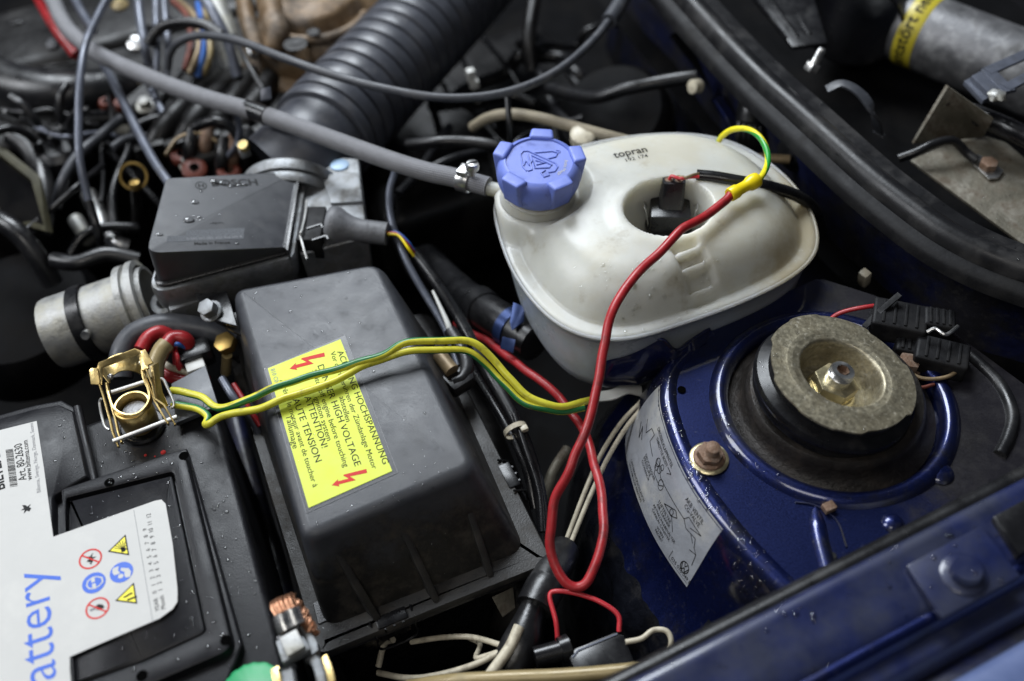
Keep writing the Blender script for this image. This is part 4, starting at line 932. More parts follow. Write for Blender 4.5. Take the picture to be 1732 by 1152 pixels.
mesh('cover_lip', loft([withz(inset(LBm, -.2), zb-.35), withz(lpl, zb-.3), withz(lpl, zb-.05), withz(inset(LBm, -.15), zb+.05), withz(inset(LBm, .2), zb+.08)]), m_blackpl, mf)
body = inset(LBm, -.75)
mesh('cast_body', loft([withz(inset(body, 1.0), zb-8.5), withz(inset(body, .4), zb-6), withz(inset(body, .5), zb-3.4), withz(inset(body, .1), zb-2.6), withz(body, zb-.8), withz(inset(body, .15), zb-.4), withz(inset(body, .8), zb-.36)], cap0=True, cap1=True), m_cast, mf)
# sloped face for the print: plane through the cover top
nT = (Tt[2]-Tt[0]).cross(Tt[3]-Tt[1]).normalized(); nT = nT if nT.z > 0 else -nT
def onT(x, y):
    c, d = P(230+x/3.6, 220+y/3.6, 0), CAM; D = (c-d); t = (Tt[0]-d).dot(nT)/D.dot(nT); return d+D*t
bvc = BVHTree.FromPolygons(*cvr)
def onC(q, lift=.02):
    h = bvc.ray_cast(V3((q.x, q.y, 40)), V3((0, 0, -1))); return (h[0]+h[1]*lift) if h[0] is not None else q
def ctext(s, a, b, mat, ky=.9, bold=0.0):
    p0, p1 = onT(*a), onT(*b); xd = (p1-p0).normalized(); yd = nT.cross(xd)
    text(s, (0, 0, 0), ((p1-p0).length, 0, 0), mat, cvm, mapf=lambda x, y: onC(p0+xd*x+yd*y), ky=ky, bold=bold)
ctext('BOSCH', (465, 345), (745, 338), m_ink, .9, .02)
emb_c = onT(397, 342); uu = (onT(500, 342)-emb_c).normalized(); vv = nT.cross(uu)
er = []
for (ro, ri) in ((.5, .42),):
    V = []; 
    for k in range(24):
        a = k*pi/12; e_ = uu*cos(a)+vv*sin(a); V += [onC(emb_c+e_*ro), onC(emb_c+e_*ri)]
    er.append((V, [[2*k, 2*((k+1) % 24), 2*((k+1) % 24)+1, 2*k+1] for k in range(24)]))
for a, b, c_, d in ((-.25, -.22, -.13, .22), (.13, -.22, .25, .22), (-.15, -.04, .15, .04)):
    er.append(([onC(emb_c+uu*x+vv*y) for x, y in ((a, b), (c_, b), (c_, d), (a, d))], [[0, 1, 2, 3]]))
mesh('emblem', join(*er), m_ink, cvm, 0)
ctext('Made in France', (357, 702), (575, 692), m_ink, .95, .02)
m_plate = M('grainy plate', (.07, .075, .085), .6, var=.5, vs=900, bump=.6, bs=1500, bdist=.0005)
for k_, (xa, ya, xb, yb, hh) in enumerate(((187, 684, 300, 680, 34), (302, 680, 655, 662, 66))):
    nx = 14; Vp = []
    for q in range(nx+1):
        t = q/nx; x, y = xa+(xb-xa)*t, ya+(yb-ya)*t; Vp += [onC(onT(x, y), .015), onC(onT(x+hh*.1, y-hh), .015)]
    mesh('number_plate', (Vp, [[2*q, 2*q+2, 2*q+3, 2*q+1] for q in range(nx)]), m_plate, cvm, 0)
ctext('0 280 202 083  037 906 301 B', (312, 672), (648, 655), m_inkgrey, .9)
ctext('<PBTP>', (452, 577), (535, 573), m_ink)
mesh('cover_edge', slab([mp_(985, 250, ZR+.1), mp_(905, 716, ZR+.1), mp_(925, 735, ZR+.1), mp_(1000, 262, ZR+.1)], -CZ, 2.0, .06), m_blackpl, mf)
# outlet block behind right
ob = pz([(500, 300), (505, 430), (620, 400), (606, 268), (520, 264)], 0)
obl = rpoly([P(498, 300, 0), P(508, 432, 0), P(622, 402, 0), P(607, 270, 0), P(520, 262, 0)], .3, 4)
mesh('outlet_block', loft([withz(inset(obl, .3), -7), withz(obl, -1), withz(obl, 0), withz(inset(obl, .12), .12)], cap1=True), m_cast, mf)
mesh('step_plate', slab([P(545, 300, .1), P(607, 296, .1), P(614, 345, .1), P(560, 348, .1)], CZ, .35, .1), m_cast, mf)
mesh('pale_plug', lathe([(.01, .1), (.85, .1), (.9, .25), (.8, .3), (.01, .3)], P(575, 282, 0), CZ, 28, rmod=lambda t, r, h: r*(1-.12*sin(t)**2)), M('pale blue plug', (.35, .5, .68), .4, var=.05), mf)
mesh('web', slab([P(508, 318, .1), P(560, 350, -1.5), P(516, 352, -.5)], CZ, .5, .05), m_cast, mf)
# ears with hole and lugs on the near side
er_ = P(277, 515, -3.2)
mesh('ear', lathe([(.45, -.5), (1.1, -.5), (1.15, .3), (1.0, .45), (.55, .4), (.45, .2), (.45, -.5)], er_, V3((-.1, -.5, 1)), 28), m_cast, mf)
mesh('lug_block', box(P(322, 520, -2.8), (3.4, 2.2, 3.0), b=.3), m_cast, mf)
# connector with spring wire and boot
cn = mesh('connector', bev(box(P(530, 393, .3), (2.2, 4.3, 2.4), (V3((.998, -.06, 0)), V3((.06, .998, 0)), CZ)), .2), m_flange, mf)
for q in (.7, -.9):
    a = P(530, 393, 1.55)+CY*q
    mesh('latch', join(strip([a+CX*-.4, a+CX*.9], .14, .12), strip([a+CX*.9, a+CX*.9-CY*.5], .14, .12)), m_blackpl, cn)
mesh('spring_wire', tube([mp_(1040, 430, 1.6), mp_(1030, 520, 1.7), mp_(1008, 615, 1.9), mp_(1000, 640, 1.6), mp_(1022, 720, 1.2), mp_(1042, 785, .8)], .11, 8), m_pin, cn)
ba, bb_ = P(556, 384, .4), P(655, 396, .1); bd = bb_-ba; L = bd.length
mesh('boot', lathe([(.6, 0), (1.75, .0), (1.9, .15), (1.95, .5), (1.85, .95), (1.5, 1.5), (1.2, 2.2), (1.05, 3.0), (1.05, L), (.9, L+.05), (.3, L)], ba, bd, 36), m_boot, mf, 50)
for k, (m, dx) in enumerate(((m_redthin, 0), (m_crimp, .25), (m_bluebit, -.25), (m_blackpl, .1))):
    mesh('lead', tube([bb_+CY*-dx*.8+CZ*(.2 if k < 2 else -.1), bb_+bd.normalized()*1.0+CY*(-dx)+CZ*.15, P(690, 414+dx*22, -.2), P(700, 428+dx*20, -1.0)], .13, 7), m, mf)
# outlet collar with hose clamp
oc = P(482, 290, 1.2); od = (V3((0.03, 1, .28))).normalized()
ocl = thing('hose_clamp', 'wide steel hose clamp round the air flow meter outlet', 'hose clamp', oc+CZ*-4)
mesh('collar', lathe([(4.0, -.8), (4.35, -.8), (4.5, -.5), (4.5, 0), (4.35, .3), (4.2, .4), (4.2, 1.6), (3.6, 1.6)], oc-CZ*3.3, od, 60), m_cast, mf)
mesh('band', lathe([(4.5, .3), (4.66, .3), (4.7, .4), (4.7, 1.3), (4.64, 1.4), (4.5, 1.4)], oc-CZ*3.3, od, 60), m_cast, ocl)
mesh('screw_housing', box(P(412, 252, 1.0), (1.1, 1.6, 1.1), b=.2), m_steel, ocl)
mesh('screw', lathe([(.01, 0), (.55, 0), (.6, .4), (.5, .6), (.01, .6)], P(415, 250, 1.5), V3((-.2, -.3, 1)), 20), m_brass, ocl)
mesh('tongue', slab([P(480, 247, 1.6), P(501, 244, 1.6), P(505, 262, 1.2), P(486, 266, 1.2)], CZ, .12, .03), m_palepl, ocl)
# ================================================================== coolant expansion tank
tk = thing('coolant_tank', 'milky white plastic coolant tank with a blue screw cap', 'coolant tank', P(1080, 560, -9))
ZS = 3.2                                     # moulding seam height
OUT = [(838, 352), (846, 400), (868, 458), (905, 512), (952, 552), (1010, 572), (1075, 570), (1160, 545), (1250, 512), (1325, 476), (1368, 442), (1382, 408), (1374, 366), (1345, 318), (1300, 276), (1245, 245), (1185, 230), (1115, 228), (1040, 236), (960, 256), (890, 292), (852, 322)]
n0 = len(OUT); ol = [P(x, y, ZS) for x, y in OUT]
def closed_spline(pts, sub):
    n = len(pts); out = []
    for i in range(n):
        a, b, c, d = pts[i-1], pts[i], pts[(i+1) % n], pts[(i+2) % n]
        for k in range(sub):
            t = k/sub; out.append(0.5*((2*b)+(c-a)*t+(2*a-5*b+4*c-d)*t*t+(3*b-a-3*c+d)*t**3))
    return out
OL = closed_spline(ol, 10); NO = len(OL)
TC = sum(OL, V3())/NO
def sst(a, b, x):
    t = max(0, min(1, (x-a)/(b-a))); return t*t*(3-2*t)
WELL = P(1130, 352, ZS+3.4); WELL.z = 0
POCK = P(1180, 455, ZS+2.6); POCK.z = 0
CAPC = P(910, 330, ZS+2.2); CAPC.z = 0
def tank_h(q, s):
    """height over the seam; s = 0 at the rim, 1 in the middle"""
    lipw = .10
    if s < lipw: h = .12*sst(0, .03, s)
    else:
        t = (s-lipw)/(1-lipw); h = .12+2.5*(1-(1-min(1, t*2.9))**2.2)+1.0*(1-(1-min(1, t*1.3))**2)
    d = V3((q.x, q.y, 0))-WELL; a = d.dot(CX)/3.7; b = d.dot(CY)/3.3; r = sqrt(a*a+b*b)
    h += .12*sst(1.5, 1.12, r)*sst(.0, .3, s)
    h -= 6.6*sst(1.02, .80, r)
    d = V3((q.x, q.y, 0))-POCK; a = d.dot(CX)/1.15; b = d.dot(CY)/2.3
    r = max(abs(a), abs(b)); h -= .75*sst(1.2, .8, r)*sst(.05, .2, s)
    if r < 1:
        for yb in (-.45, .15, .7):
            h += .5*sst(.16, .05, abs(b-yb))*sst(1, .8, abs(a))
    d = V3((q.x, q.y, 0))-CAPC; h = h+(1.5-h)*0 if d.length > 4.6 else h+(2.0-h)*sst(4.6, 3.4, d.length)
    h += .10*noise.noise(V3((q.x*.22, q.y*.22, 5)))*sst(.1, .4, s)
    return h
NR = 90; V = []; F = []
for j in range(NR):
    s = j/(NR-1)
    for i in range(NO):
        q = OL[i].lerp(TC, s*.995); V.append(V3((q.x, q.y, ZS+tank_h(q, s))))
for j in range(NR-1):
    for i in range(NO): F.append([j*NO+i, j*NO+(i+1) % NO, (j+1)*NO+(i+1) % NO, (j+1)*NO+i])
F.append([(NR-1)*NO+i for i in range(NO)])
mesh('upper_shell', fixn((V, F)), m_tank, tk, 60)
lows = [OL, [p+CZ*-.25 for p in inset(OL, -.06)], [p+CZ*-.45 for p in inset(OL, .12)]]
for dz, ins in ((-1.0, .35), (-2.5, .55), (-4.5, .8), (-6.5, 1.1), (-8.0, 1.6), (-9.0, 2.6), (-9.5, 4.0)):
    lows.append([p+CZ*(dz) for p in inset(OL, ins)])
mesh('lower_shell', loft(lows, cap1=True), m_tankside, tk, 60)
mesh('seam', tube(OL+[OL[0]], .16, 8, smooth=False, cap=False)[:2], m_tank, tk, 60)
# filler neck and cap
NB = CAPC+CZ*(ZS+2.3); cax = V3((.04, -.03, 1)).normalized()
mesh('filler_neck', lathe([(3.3, -.6), (3.0, .1), (2.9, .5), (3.05, .55), (3.1, .7), (2.9, .8), (2.85, 1.6)], NB, cax, 48), m_tank, tk)
def lobes(t, r, h):
    return r
cpz = NB+cax*.95
cap = mesh('screw_cap', lathe([(2.85, .0), (3.05, .08), (3.22, .35), (3.42, .9), (3.5, 1.5), (3.4, 2.2), (3.2, 2.6), (2.9, 2.8), (2.75, 2.84), (2.7, 2.7), (.01, 2.7)], cpz, cax, 72), m_cap, tk, 40)
u2, v2, a2 = frame(cax); capL = cap
for k in range(5):
    a = radians(-78+72*k); e = u2*cos(a)+v2*sin(a); s_ = a2.cross(e)
    c = cpz+e*3.22+a2*2.0
    mesh('grip_lug', bev(([c+e*x+s_*y+a2*z for z in (-1.6, 1.0) for x, y in ((-.6, -1.05), (.6 if z > 0 else .2, -.9), (.6 if z > 0 else .2, .9), (-.6, 1.05))], [[3, 2, 1, 0], [4, 5, 6, 7], [0, 1, 5, 4], [1, 2, 6, 5], [2, 3, 7, 6], [3, 0, 4, 7]]), .28, 4), m_cap, cap)
ct = cpz+a2*2.71
def cpt(x, y, z=.0): return ct+u2*x+v2*y+a2*z
# orientation: relief triangle seen from the front
ux = -u2 if u2.x < 0 else u2
vx = a2.cross(ux)
def c2(x, y, z=0): return ct+ux*x+vx*y+a2*z
rl_ = []
def rline(pts, r=.07): rl_.append(tube([c2(x, y, .02) for x, y in pts], r, 6, smooth=False)[:2])
rline([(-1.55, .2), (-1.3, .75), (-.2, 1.7), (.25, 1.75), (.5, 1.4), (.55, -1.2), (.3, -1.6), (-.3, -1.7), (-.7, -1.35)])
rline([(-1.5, .1), (-1.2, -.1), (.2, 1.3)]); rline([(-.9, -.2), (-.2, -1.1), (.2, -1.1), (.2, .9), (-.9, -.2)])
rline([(-.5, -.05), (.1, -.5), (-.1, .3)]); rline([(.6, .9), (1.6, -.2), (1.7, -.7), (1.2, -.8), (.6, -.4)]); rline([(1.9, -.4), (2.0, -.7), (1.8, -.8)], .05)
rline([(-1.2, .75), (-.6, .9), (-.9, .4), (-.3, .5)]); rline([(-.6, -1.0), (-1.1, -.9), (-1.35, -1.35), (-.9, -1.6)])
mesh('relief', join(*rl_), m_cap, cap)
def amap(x, y):   # lettering on an arc near the front edge, tops towards the rim
    a = radians(-122)+(2.75-x)/2.2*1.0; rr = 2.05+.0+y
    return c2(rr*cos(a), rr*sin(a), .012)
text('Auto Mega', (0, 0, 0), (2.0, 0, 0), m_white, cap, mapf=lambda x, y: amap(x, y), bold=.0)
# print on the tank shell
def top_z(x, y):
    q = V3((x, y, 0)); lo_ = 0
    # ring parameter by direct search along the ray from the middle
    d = q-V3((TC.x, TC.y, 0)); best = 1e9; bi = 0; ang = atan2(d.y, d.x)
    for i in range(NO):
        e = OL[i]-TC; df = abs((atan2(e.y, e.x)-ang+pi) % (2*pi)-pi)
        if df < best: best = df; bi = i
    s = 1-d.length/max(.01, V3((OL[bi].x-TC.x, OL[bi].y-TC.y, 0)).length); return ZS+tank_h(q, max(0, min(1, s/.995)))
def tank_px(x, y):
    z = ZS+3
    for _ in range(8):
        q = P(x, y, z); z = .5*z+.5*top_z(q.x, q.y)
    return P(x, y, z)
def ttext(s, a, b, ky=1, bold=.0):
    p0, p1 = tank_px(*a), tank_px(*b); xd = (p1-p0).normalized(); yd = CZ.cross(xd).normalized()
    def mf_(x, y):
        q = p0+xd*x+yd*y; q.z = top_z(q.x, q.y)+.03; return q
    text(s, (0, 0, 0), ((p1-p0).length, 0, 0), m_ink, tk, name='print', mapf=mf_, ky=ky, bold=bold)
ttext('topran', (1040, 268), (1096, 257), 1.15, .012); ttext('192 174', (1060, 274), (1097, 266), 1.0, .005)
# level sensor plug in the well
sw = P(1135, 392, ZS+.0); sw.z = ZS-2.4
se = thing('level_sensor_plug', 'black square plug with twin sleeve in the tank well', 'connector', sw)
uu_, vv_ = V3((cos(-.1), sin(-.1), 0)), V3((sin(.1), cos(.1), 0))
sz = ZS+1.6
sc_ = P(1134, 352, sz); 
mesh('socket', box(V3((sc_.x, sc_.y, sz-.9)), (3.3, 2.7, 2.2), (uu_, vv_, CZ), b=.15), m_blackpl, se)
mesh('base', lathe([(.01, -3.6), (2.0, -3.6), (2.0, -1.9), (1.7, -1.7), (.01, -1.7)], V3((sc_.x, sc_.y, sz)), CZ, 30), m_blackpl, se)
tw_ = P(1140, 305, sz+2.0)
slv = mesh('sleeve', loft([rpoly([V3((sc_.x, sc_.y, sz+.1))+uu_*x+vv_*(y+.2) for x, y in ((-1.05, -.7), (1.05, -.7), (1.05, .7), (-1.05, .7))], .4, 4), rpoly([V3((tw_.x, tw_.y, sz+2.1))+uu_*x+vv_*y for x, y in ((-.95, -.6), (.95, -.6), (.95, .6), (-.95, .6))], .45, 4)], cap1=True), m_blackpl, se)
for s in (-.42, .42): mesh('seal_hole', lathe([(.36, .0), (.33, .06), (.3, .02), (.01, .0)], V3((tw_.x, tw_.y, sz+2.1))+uu_*s, CZ, 16), m_rust, slv)
for s in (-1, 1):
    c = V3((sc_.x, sc_.y, sz-.4))+uu_*(s*1.75)
    mesh('spring_wire', tube([c+vv_*-.5-CZ*1.2, c+vv_*-.5+CZ*.3+uu_*s*.25, c+vv_*-.2+CZ*.7+uu_*s*.45, c+vv_*.4+CZ*.6+uu_*s*.45, c+vv_*.5+CZ*.1+uu_*s*.2], .07, 7), m_steel, se)
hv = V3((tw_.x, tw_.y, sz+2.1))
mesh('lead', tube([hv+uu_*-.4, hv+uu_*-.2+CZ*.35, P(1150, 302, sz+2.5), P(1165, 300, sz+2.5), P(1182, 299, sz+2.4)], .14, 8), m_redthin, se)
mesh('lead', tube([hv+uu_*.4, hv+uu_*.3+CZ*.3, P(1160, 300, sz+2.6), P(1172, 296, sz+2.6), P(1182, 294, sz+2.5)], .13, 8), m_foil, se)
cc_ = tag(mesh('black_conduit', tube(PL([(1178, 297, ZS+3.7), (1210, 300, ZS+3.7), (1250, 307, ZS+3.5), (1300, 316, ZS+2.8), (1345, 330, ZS+1.4), (1375, 352, ZS-.6), (1390, 390, -2)]), .52, 14), m_blackpl), 'short black sleeve leading from the sensor plug across the tank', 'cable sleeve')
# hose spout on the tank
sp0, sp1 = P(842, 322, ZS+1.5), P(818, 314, ZS+1.7)
mesh('spout', tube([P(870, 328, ZS+1.5), sp0, P(800, 312, ZS+1.8)], .62, 14), m_tank, tk)
# ================================================================== hose to the tank, with screw clamp
hz = ZS+1.8
bh = thing('braided_hose', 'grey braided coolant hose running from upper left to the tank', 'hose', P(440, 190, 0))
mesh('hose', tube(PL([(40, -60, 2), (84, -8, 2), (112, 45, 2.2), (160, 88, 2.6), (250, 130, 3.2), (345, 165, 3.8), (440, 192, 4.2), (540, 228, 4.5), (650, 268, 4.8), (720, 290, 5), (775, 302, 5), (826, 316, hz)]), .85, 20), m_hosebraid, bh)
mesh('tape_wrap', tube(PL([(418, 184, 4.1), (437, 191, 4.2), (452, 197, 4.25)]), .90, 20), m_blackpl, bh)
hc = thing('screw_clamp', 'small steel screw clamp on the hose beside the blue cap', 'hose clamp', P(795, 305, 4))
ha = P(786, 305, 5); hd = (P(806, 311, 5)-ha).normalized()
mesh('band', lathe([(.92, -.55), (1.0, -.55), (1.03, -.5), (1.03, .5), (1.0, .55), (.92, .55)], ha, hd, 32), m_steel, hc)
mesh('housing', box(ha+CZ*1.05, (.9, 1.2, .7), (hd, CZ.cross(hd), CZ), b=.12), m_steel, hc)
scw = P(799, 278, 7.2)
mesh('screw', lathe([(.3, -1.1), (.3, -.5), (.58, -.45), (.62, -.1), (.5, .15), (.01, .2)], scw, V3((.1, .1, 1)), 24), m_steel, hc)
mesh('slot', box(scw+CZ*.2, (.9, .12, .1)), m_ink, hc)
tag(mesh('metal_clip', slab([P(441, 172, 5.8), P(441, 152, 6.6), P(458, 148, 6.6), P(460, 168, 5.8)], CZ, .15, .04), m_greyline), 'small grey metal clip standing above the braided hose', 'clip')
# ================================================================== cables in the foreground
def cable(name, pts, r, mat, label, cat='cable', seg=12, group=None, sub=7):
    return tag(mesh(name, tube(PL(pts), r, seg, sub), mat, sharp=60), label, cat, group)
rc = thing('red_cable', 'thick red cable looping over the white tank and down past the tower', 'cable', P(1000, 750, -4))
mesh('insulation', tube(PL([(1243, 322, 7.9), (1228, 338, 7.9), (1190, 362, 8.0), (1150, 390, 8.0), (1110, 428, 7.8), (1075, 468, 7.6), (1045, 510, 7.2), (1026, 550, 6.6), (1018, 600, 5.6), (1008, 660, 4.4), (993, 720, 3.0), (970, 775, 1.6), (945, 830, 0), (929, 885, -1.5), (931, 935, -3), (950, 975, -4), (975, 992, -4.4), (998, 980, -4.2), (1012, 930, -3.8), (1018, 870, -3.6), (1010, 800, -3.8), (990, 735, -4.2), (955, 680, -4.6), (905, 635, -5.2), (860, 605, -6), (820, 576, -7), (770, 545, -9)]), .36, 14, 8, wob=.35), m_redwire, rc, 60)
mesh('crimp_sleeve', lathe([(.3, -.02), (.52, -.02), (.58, .1), (.58, .75), (.48, 1.0), (.46, 1.7), (.50, 1.95), (.62, 2.2), (.66, 2.6), (.62, 3.0), (.5, 3.1), (.2, 3.1)], P(1234, 330, 7.9), P(1284, 302, 7.9)-P(1234, 330, 7.9), 24), m_crimp, rc, 60)
mesh('green_yellow_lead', tube(PL([(1280, 305, 7.9), (1289, 297, 7.9), (1298, 278, 7.6), (1297, 255, 7.6), (1285, 232, 7.6), (1265, 219, 7.2), (1240, 219, 6.4), (1222, 230, 5.2), (1212, 245, 3.5)]), .26, 12, 7), m_gyb, rc, 60)
ge = 'earth leads over the air filter box'
g1 = thing('earth_lead', 'yellow and green earth lead, upper of the pair over the warning label', 'cable', P(600, 620, 1), ge)
mesh('insulation', tube(PL([(287, 662, 0), (312, 664, .2), (340, 672, .4), (362, 686, .6), (385, 686, 1.0), (420, 672, 1.8), (480, 650, 2.2), (540, 632, 2.2), (600, 614, 2.3), (650, 598, 2.5), (690, 580, 2.6), (740, 573, 2.4), (790, 578, 1.6), (830, 602, .6), (860, 640, -.6), (895, 672, -1.6), (940, 688, -2.2), (985, 682, -2.8), (1010, 676, -3.5)]), .30, 12, 8, wob=.25), m_gy, g1, 60)
g2 = thing('earth_lead', 'yellow and green earth lead, lower of the pair, hooked end near brass clamp', 'cable', P(600, 640, 1), ge)
mesh('insulation', tube(PL([(290, 684, -.2), (315, 686, -.1), (335, 692, 0), (350, 704, .1), (347, 716, .3), (356, 712, .9), (375, 700, 1.2), (420, 690, 1.6), (470, 678, 1.9), (530, 658, 1.8), (585, 634, 1.9), (630, 612, 2.1), (680, 598, 2.2), (740, 588, 2.0), (785, 592, 1.2), (820, 615, .2), (850, 648, -.9), (890, 682, -1.9), (940, 695, -2.5), (990, 690, -3.1)]), .30, 12, 8, wob=.25), m_gy2, g2, 60)
wg = 'cream wires down beside the tower'
cable('cream_wire', [(1092, 684, -4), (1060, 722, -5), (1028, 775, -6), (1000, 835, -7), (975, 895, -8), (950, 958, -9)], .2, m_cream, 'cream wire beside the silver label, right one of the pair', group=wg)
cable('cream_wire', [(1088, 676, -4.6), (1050, 716, -5.6), (1016, 770, -6.6), (988, 835, -7.6), (965, 895, -8.6), (944, 950, -9.4)], .2, m_cream, 'cream wire beside the silver label, left one of the pair', group=wg)
cable('thin_red_wire', [(944, 1088, -7), (940, 1050, -6), (930, 1010, -5.4), (940, 1000, -5.2), (975, 1004, -5), (1015, 1018, -5), (1045, 1040, -5.4), (1047, 1068, -6)], .18, m_redthin, 'thin bright red wire bent over the relay near the bottom')
bl_ = 'cream wires at the bottom edge'
cable('cream_wire', [(878, 1060, -6), (862, 1095, -6.2), (830, 1140, -6.5), (815, 1165, -6.7)], .42, m_cream, 'thick cream wire leaving the taped loom at the bottom edge', group=bl_)
cable('cream_wire', [(695, 1086, -11), (750, 1078, -10), (800, 1078, -9), (850, 1092, -7.5)], .22, m_cream, 'cream wire arching below the air filter box clip', group=bl_)
cable('cream_wire', [(850, 1100, -7.5), (820, 1110, -8), (805, 1112, -8.6), (812, 1090, -10), (795, 1080, -11)], .2, m_cream, 'short hooked cream wire below the taped loom', group=bl_)
cable('cream_wire', [(855, 1098, -7.2), (800, 1125, -8), (740, 1142, -9), (690, 1147, -10), (640, 1138, -12)], .24, m_cream, 'long cream wire running left along the bottom edge', group=bl_)
cable('cream_wire', [(1058, 1086, -6), (1085, 1080, -6), (1105, 1066, -6), (1128, 1068, -6), (1135, 1090, -6.5), (1118, 1115, -7.5)], .2, m_cream, 'cream wire hooking out of the relay beside the wing rail', group=bl_)
tl = thing('taped_loom', 'black taped wiring loom below the red cable loop', 'wiring loom', P(900, 1020, -9))
mesh('tape_wrap', tube(PL([(955, 930, -9), (935, 960, -8), (915, 1000, -7), (895, 1045, -7), (880, 1090, -7.5), (850, 1160, -9)]), lambda t: 1.25+.25*sin(t*9), 16), m_rubber, tl, 60)
mesh('tape_turn', tube(PL([(925, 990, -6.9), (918, 1000, -6.8), (905, 1028, -6.8)]), 1.5, 16), m_rubber, tl, 60)
rb = thing('relay', 'dark grey relay box in front of the strut tower at the bottom', 'relay', P(1015, 1110, -9))
mesh('housing', slab([P(962, 1112, -6), P(972, 1096, -6), P(1042, 1067, -6), P(1056, 1074, -6), P(1082, 1140, -6), P(985, 1160, -6)][::-1], -CZ, 3, .25), m_blackpl, rb)
mesh('label_edge', strip(PL([(968, 1112, -5.95), (978, 1100, -5.95), (1044, 1072, -5.95)]), .12, .05), m_greyline, rb)
mesh('plug', tube(PL([(905, 1112, -6.5), (930, 1105, -6.5), (962, 1096, -6.5)]), .75, 14), m_blackpl, rb)
mesh('plug_collar', tube(PL([(948, 1100, -6.5), (964, 1094, -6.5)]), .95, 14, smooth=False), m_blackpl, rb)
cable('amber_trim', [(690, 1162, -8), (760, 1152, -6), (850, 1147, -5), (950, 1143, -4.6), (1050, 1135, -4.2), (1100, 1128, -4.2)], .5, m_amber, 'amber brown trim strip along the bottom edge', 'trim strip')
tag(mesh('pale_flap', slab([P(832, 1012, -11), P(868, 995, -11), P(872, 1030, -12), P(850, 1045, -12)], CZ, .2, .05), m_tan), 'pale torn flap below the air filter box corner', 'flap')
cable('beige_wire', [(640, 1128, -13), (650, 1090, -12), (665, 1082, -11)], .25, m_cream, 'beige wire end sticking up below the box clip')

# ---- looms between air filter box and tank
lg = 'black looms between box and tank'
cable('black_loom', [(700, 425, -1.5), (740, 480, -2.5), (780, 545, -4), (820, 620, -5), (855, 680, -5.5), (885, 740, -6), (905, 800, -7), (915, 850, -8), (922, 930, -9)], .55, m_blackpl, 'thick black loom passing under the yellow green leads', group=lg)
cable('black_loom', [(664, 330, 0), (662, 380, -1), (690, 450, -3), (725, 505, -5), (765, 575, -6.5), (815, 650, -7), (860, 725, -7), (890, 790, -7.5), (905, 860, -9)], .42, m_blackpl, 'thinner black loom hugging the air filter box', group=lg)
cable('grey_hose_line', [(668, 290, 2), (658, 330, 1), (664, 380, 0), (690, 445, -1.5), (720, 500, -3), (755, 560, -4), (775, 620, -4.5)], .33, m_greyline, 'thin grey line from the braided hose down past the boot', group=lg)
cable('black_wire', [(870, 700, -5), (890, 760, -5.6), (912, 830, -6.4), (918, 900, -7)], .25, m_blackpl, 'thin black wire beside the zip tied loom', group=lg)
zt = thing('zip_tie', 'grey cable tie round the black loom', 'cable tie', P(872, 730, -6))
za = P(872, 728, -5.7); zd = (P(885, 740, -6)-P(855, 680, -5.5)).normalized()
mesh('band', lathe([(.95, -.22), (1.02, -.22), (1.02, .22), (.95, .22)], za, zd, 26), m_cream, zt)
mesh('head', box(za+V3((.7, -.3, .6)), (.6, .5, .45), b=.08), m_cream, zt)
cable('pale_wire', [(732, 492, -2.5), (745, 520, -2.8), (758, 550, -3.2), (766, 578, -4)], lambda t: .12+.2*t, m_palepl, 'short pale green wire end near the box', seg=10)
mb = thing('moulded_hook', 'black moulded rubber hook holding lines at the box side', 'hook', P(775, 650, -6))
mesh('loop', tube(PL([(762, 560, -3.5), (780, 590, -3.6), (790, 620, -3.8), (782, 640, -4), (765, 648, -4)]), .6, 14), m_rubber, mb)
mesh('foot', slab([P(745, 650, -5), P(800, 625, -5), P(806, 655, -5), P(770, 678, -5)], CZ, 1.4, .5), m_rubber, mb)
mesh('rolled_tape', tube(PL([(742, 600, -3), (765, 628, -3.2)]), .65, 14, smooth=False), m_foil, mb)
bhz = thing('bottom_hose', 'black coolant hose with blue spring clamp at the tank side', 'hose', P(850, 540, -8))
mesh('hose', tube(PL([(720, 440, -14), (770, 490, -10), (810, 520, -7.5), (850, 545, -6.2), (905, 580, -5.5)]), 1.75, 20), m_rubber, bhz, 60)
mesh('hose_ridge', tube(PL([(806, 516, -7.7), (822, 528, -7.1)]), 1.95, 20), m_rubber, bhz, 60)
ca = P(866, 555, -6); cdv = (P(905, 580, -5.5)-P(850, 545, -6.2)).normalized()
mesh('spring_clamp', lathe([(1.82, -.5), (1.95, -.5), (1.95, .5), (1.82, .5)], ca, cdv, 32), m_blueclamp, bhz)
mesh('clamp_ear', slab([P(868, 512, -2.8), P(888, 520, -2.8), P(886, 545, -3.8), P(866, 560, -4.0), P(862, 545, -3.8)], V3((0, -.5, 1)), .2, .05), m_blueclamp, bhz)
mesh('clamp_ear', slab([P(850, 570, -4.2), P(872, 575, -4.2), P(868, 598, -5), P(846, 590, -5)], V3((0, -.5, 1)), .2, .05), m_blueclamp, bhz)

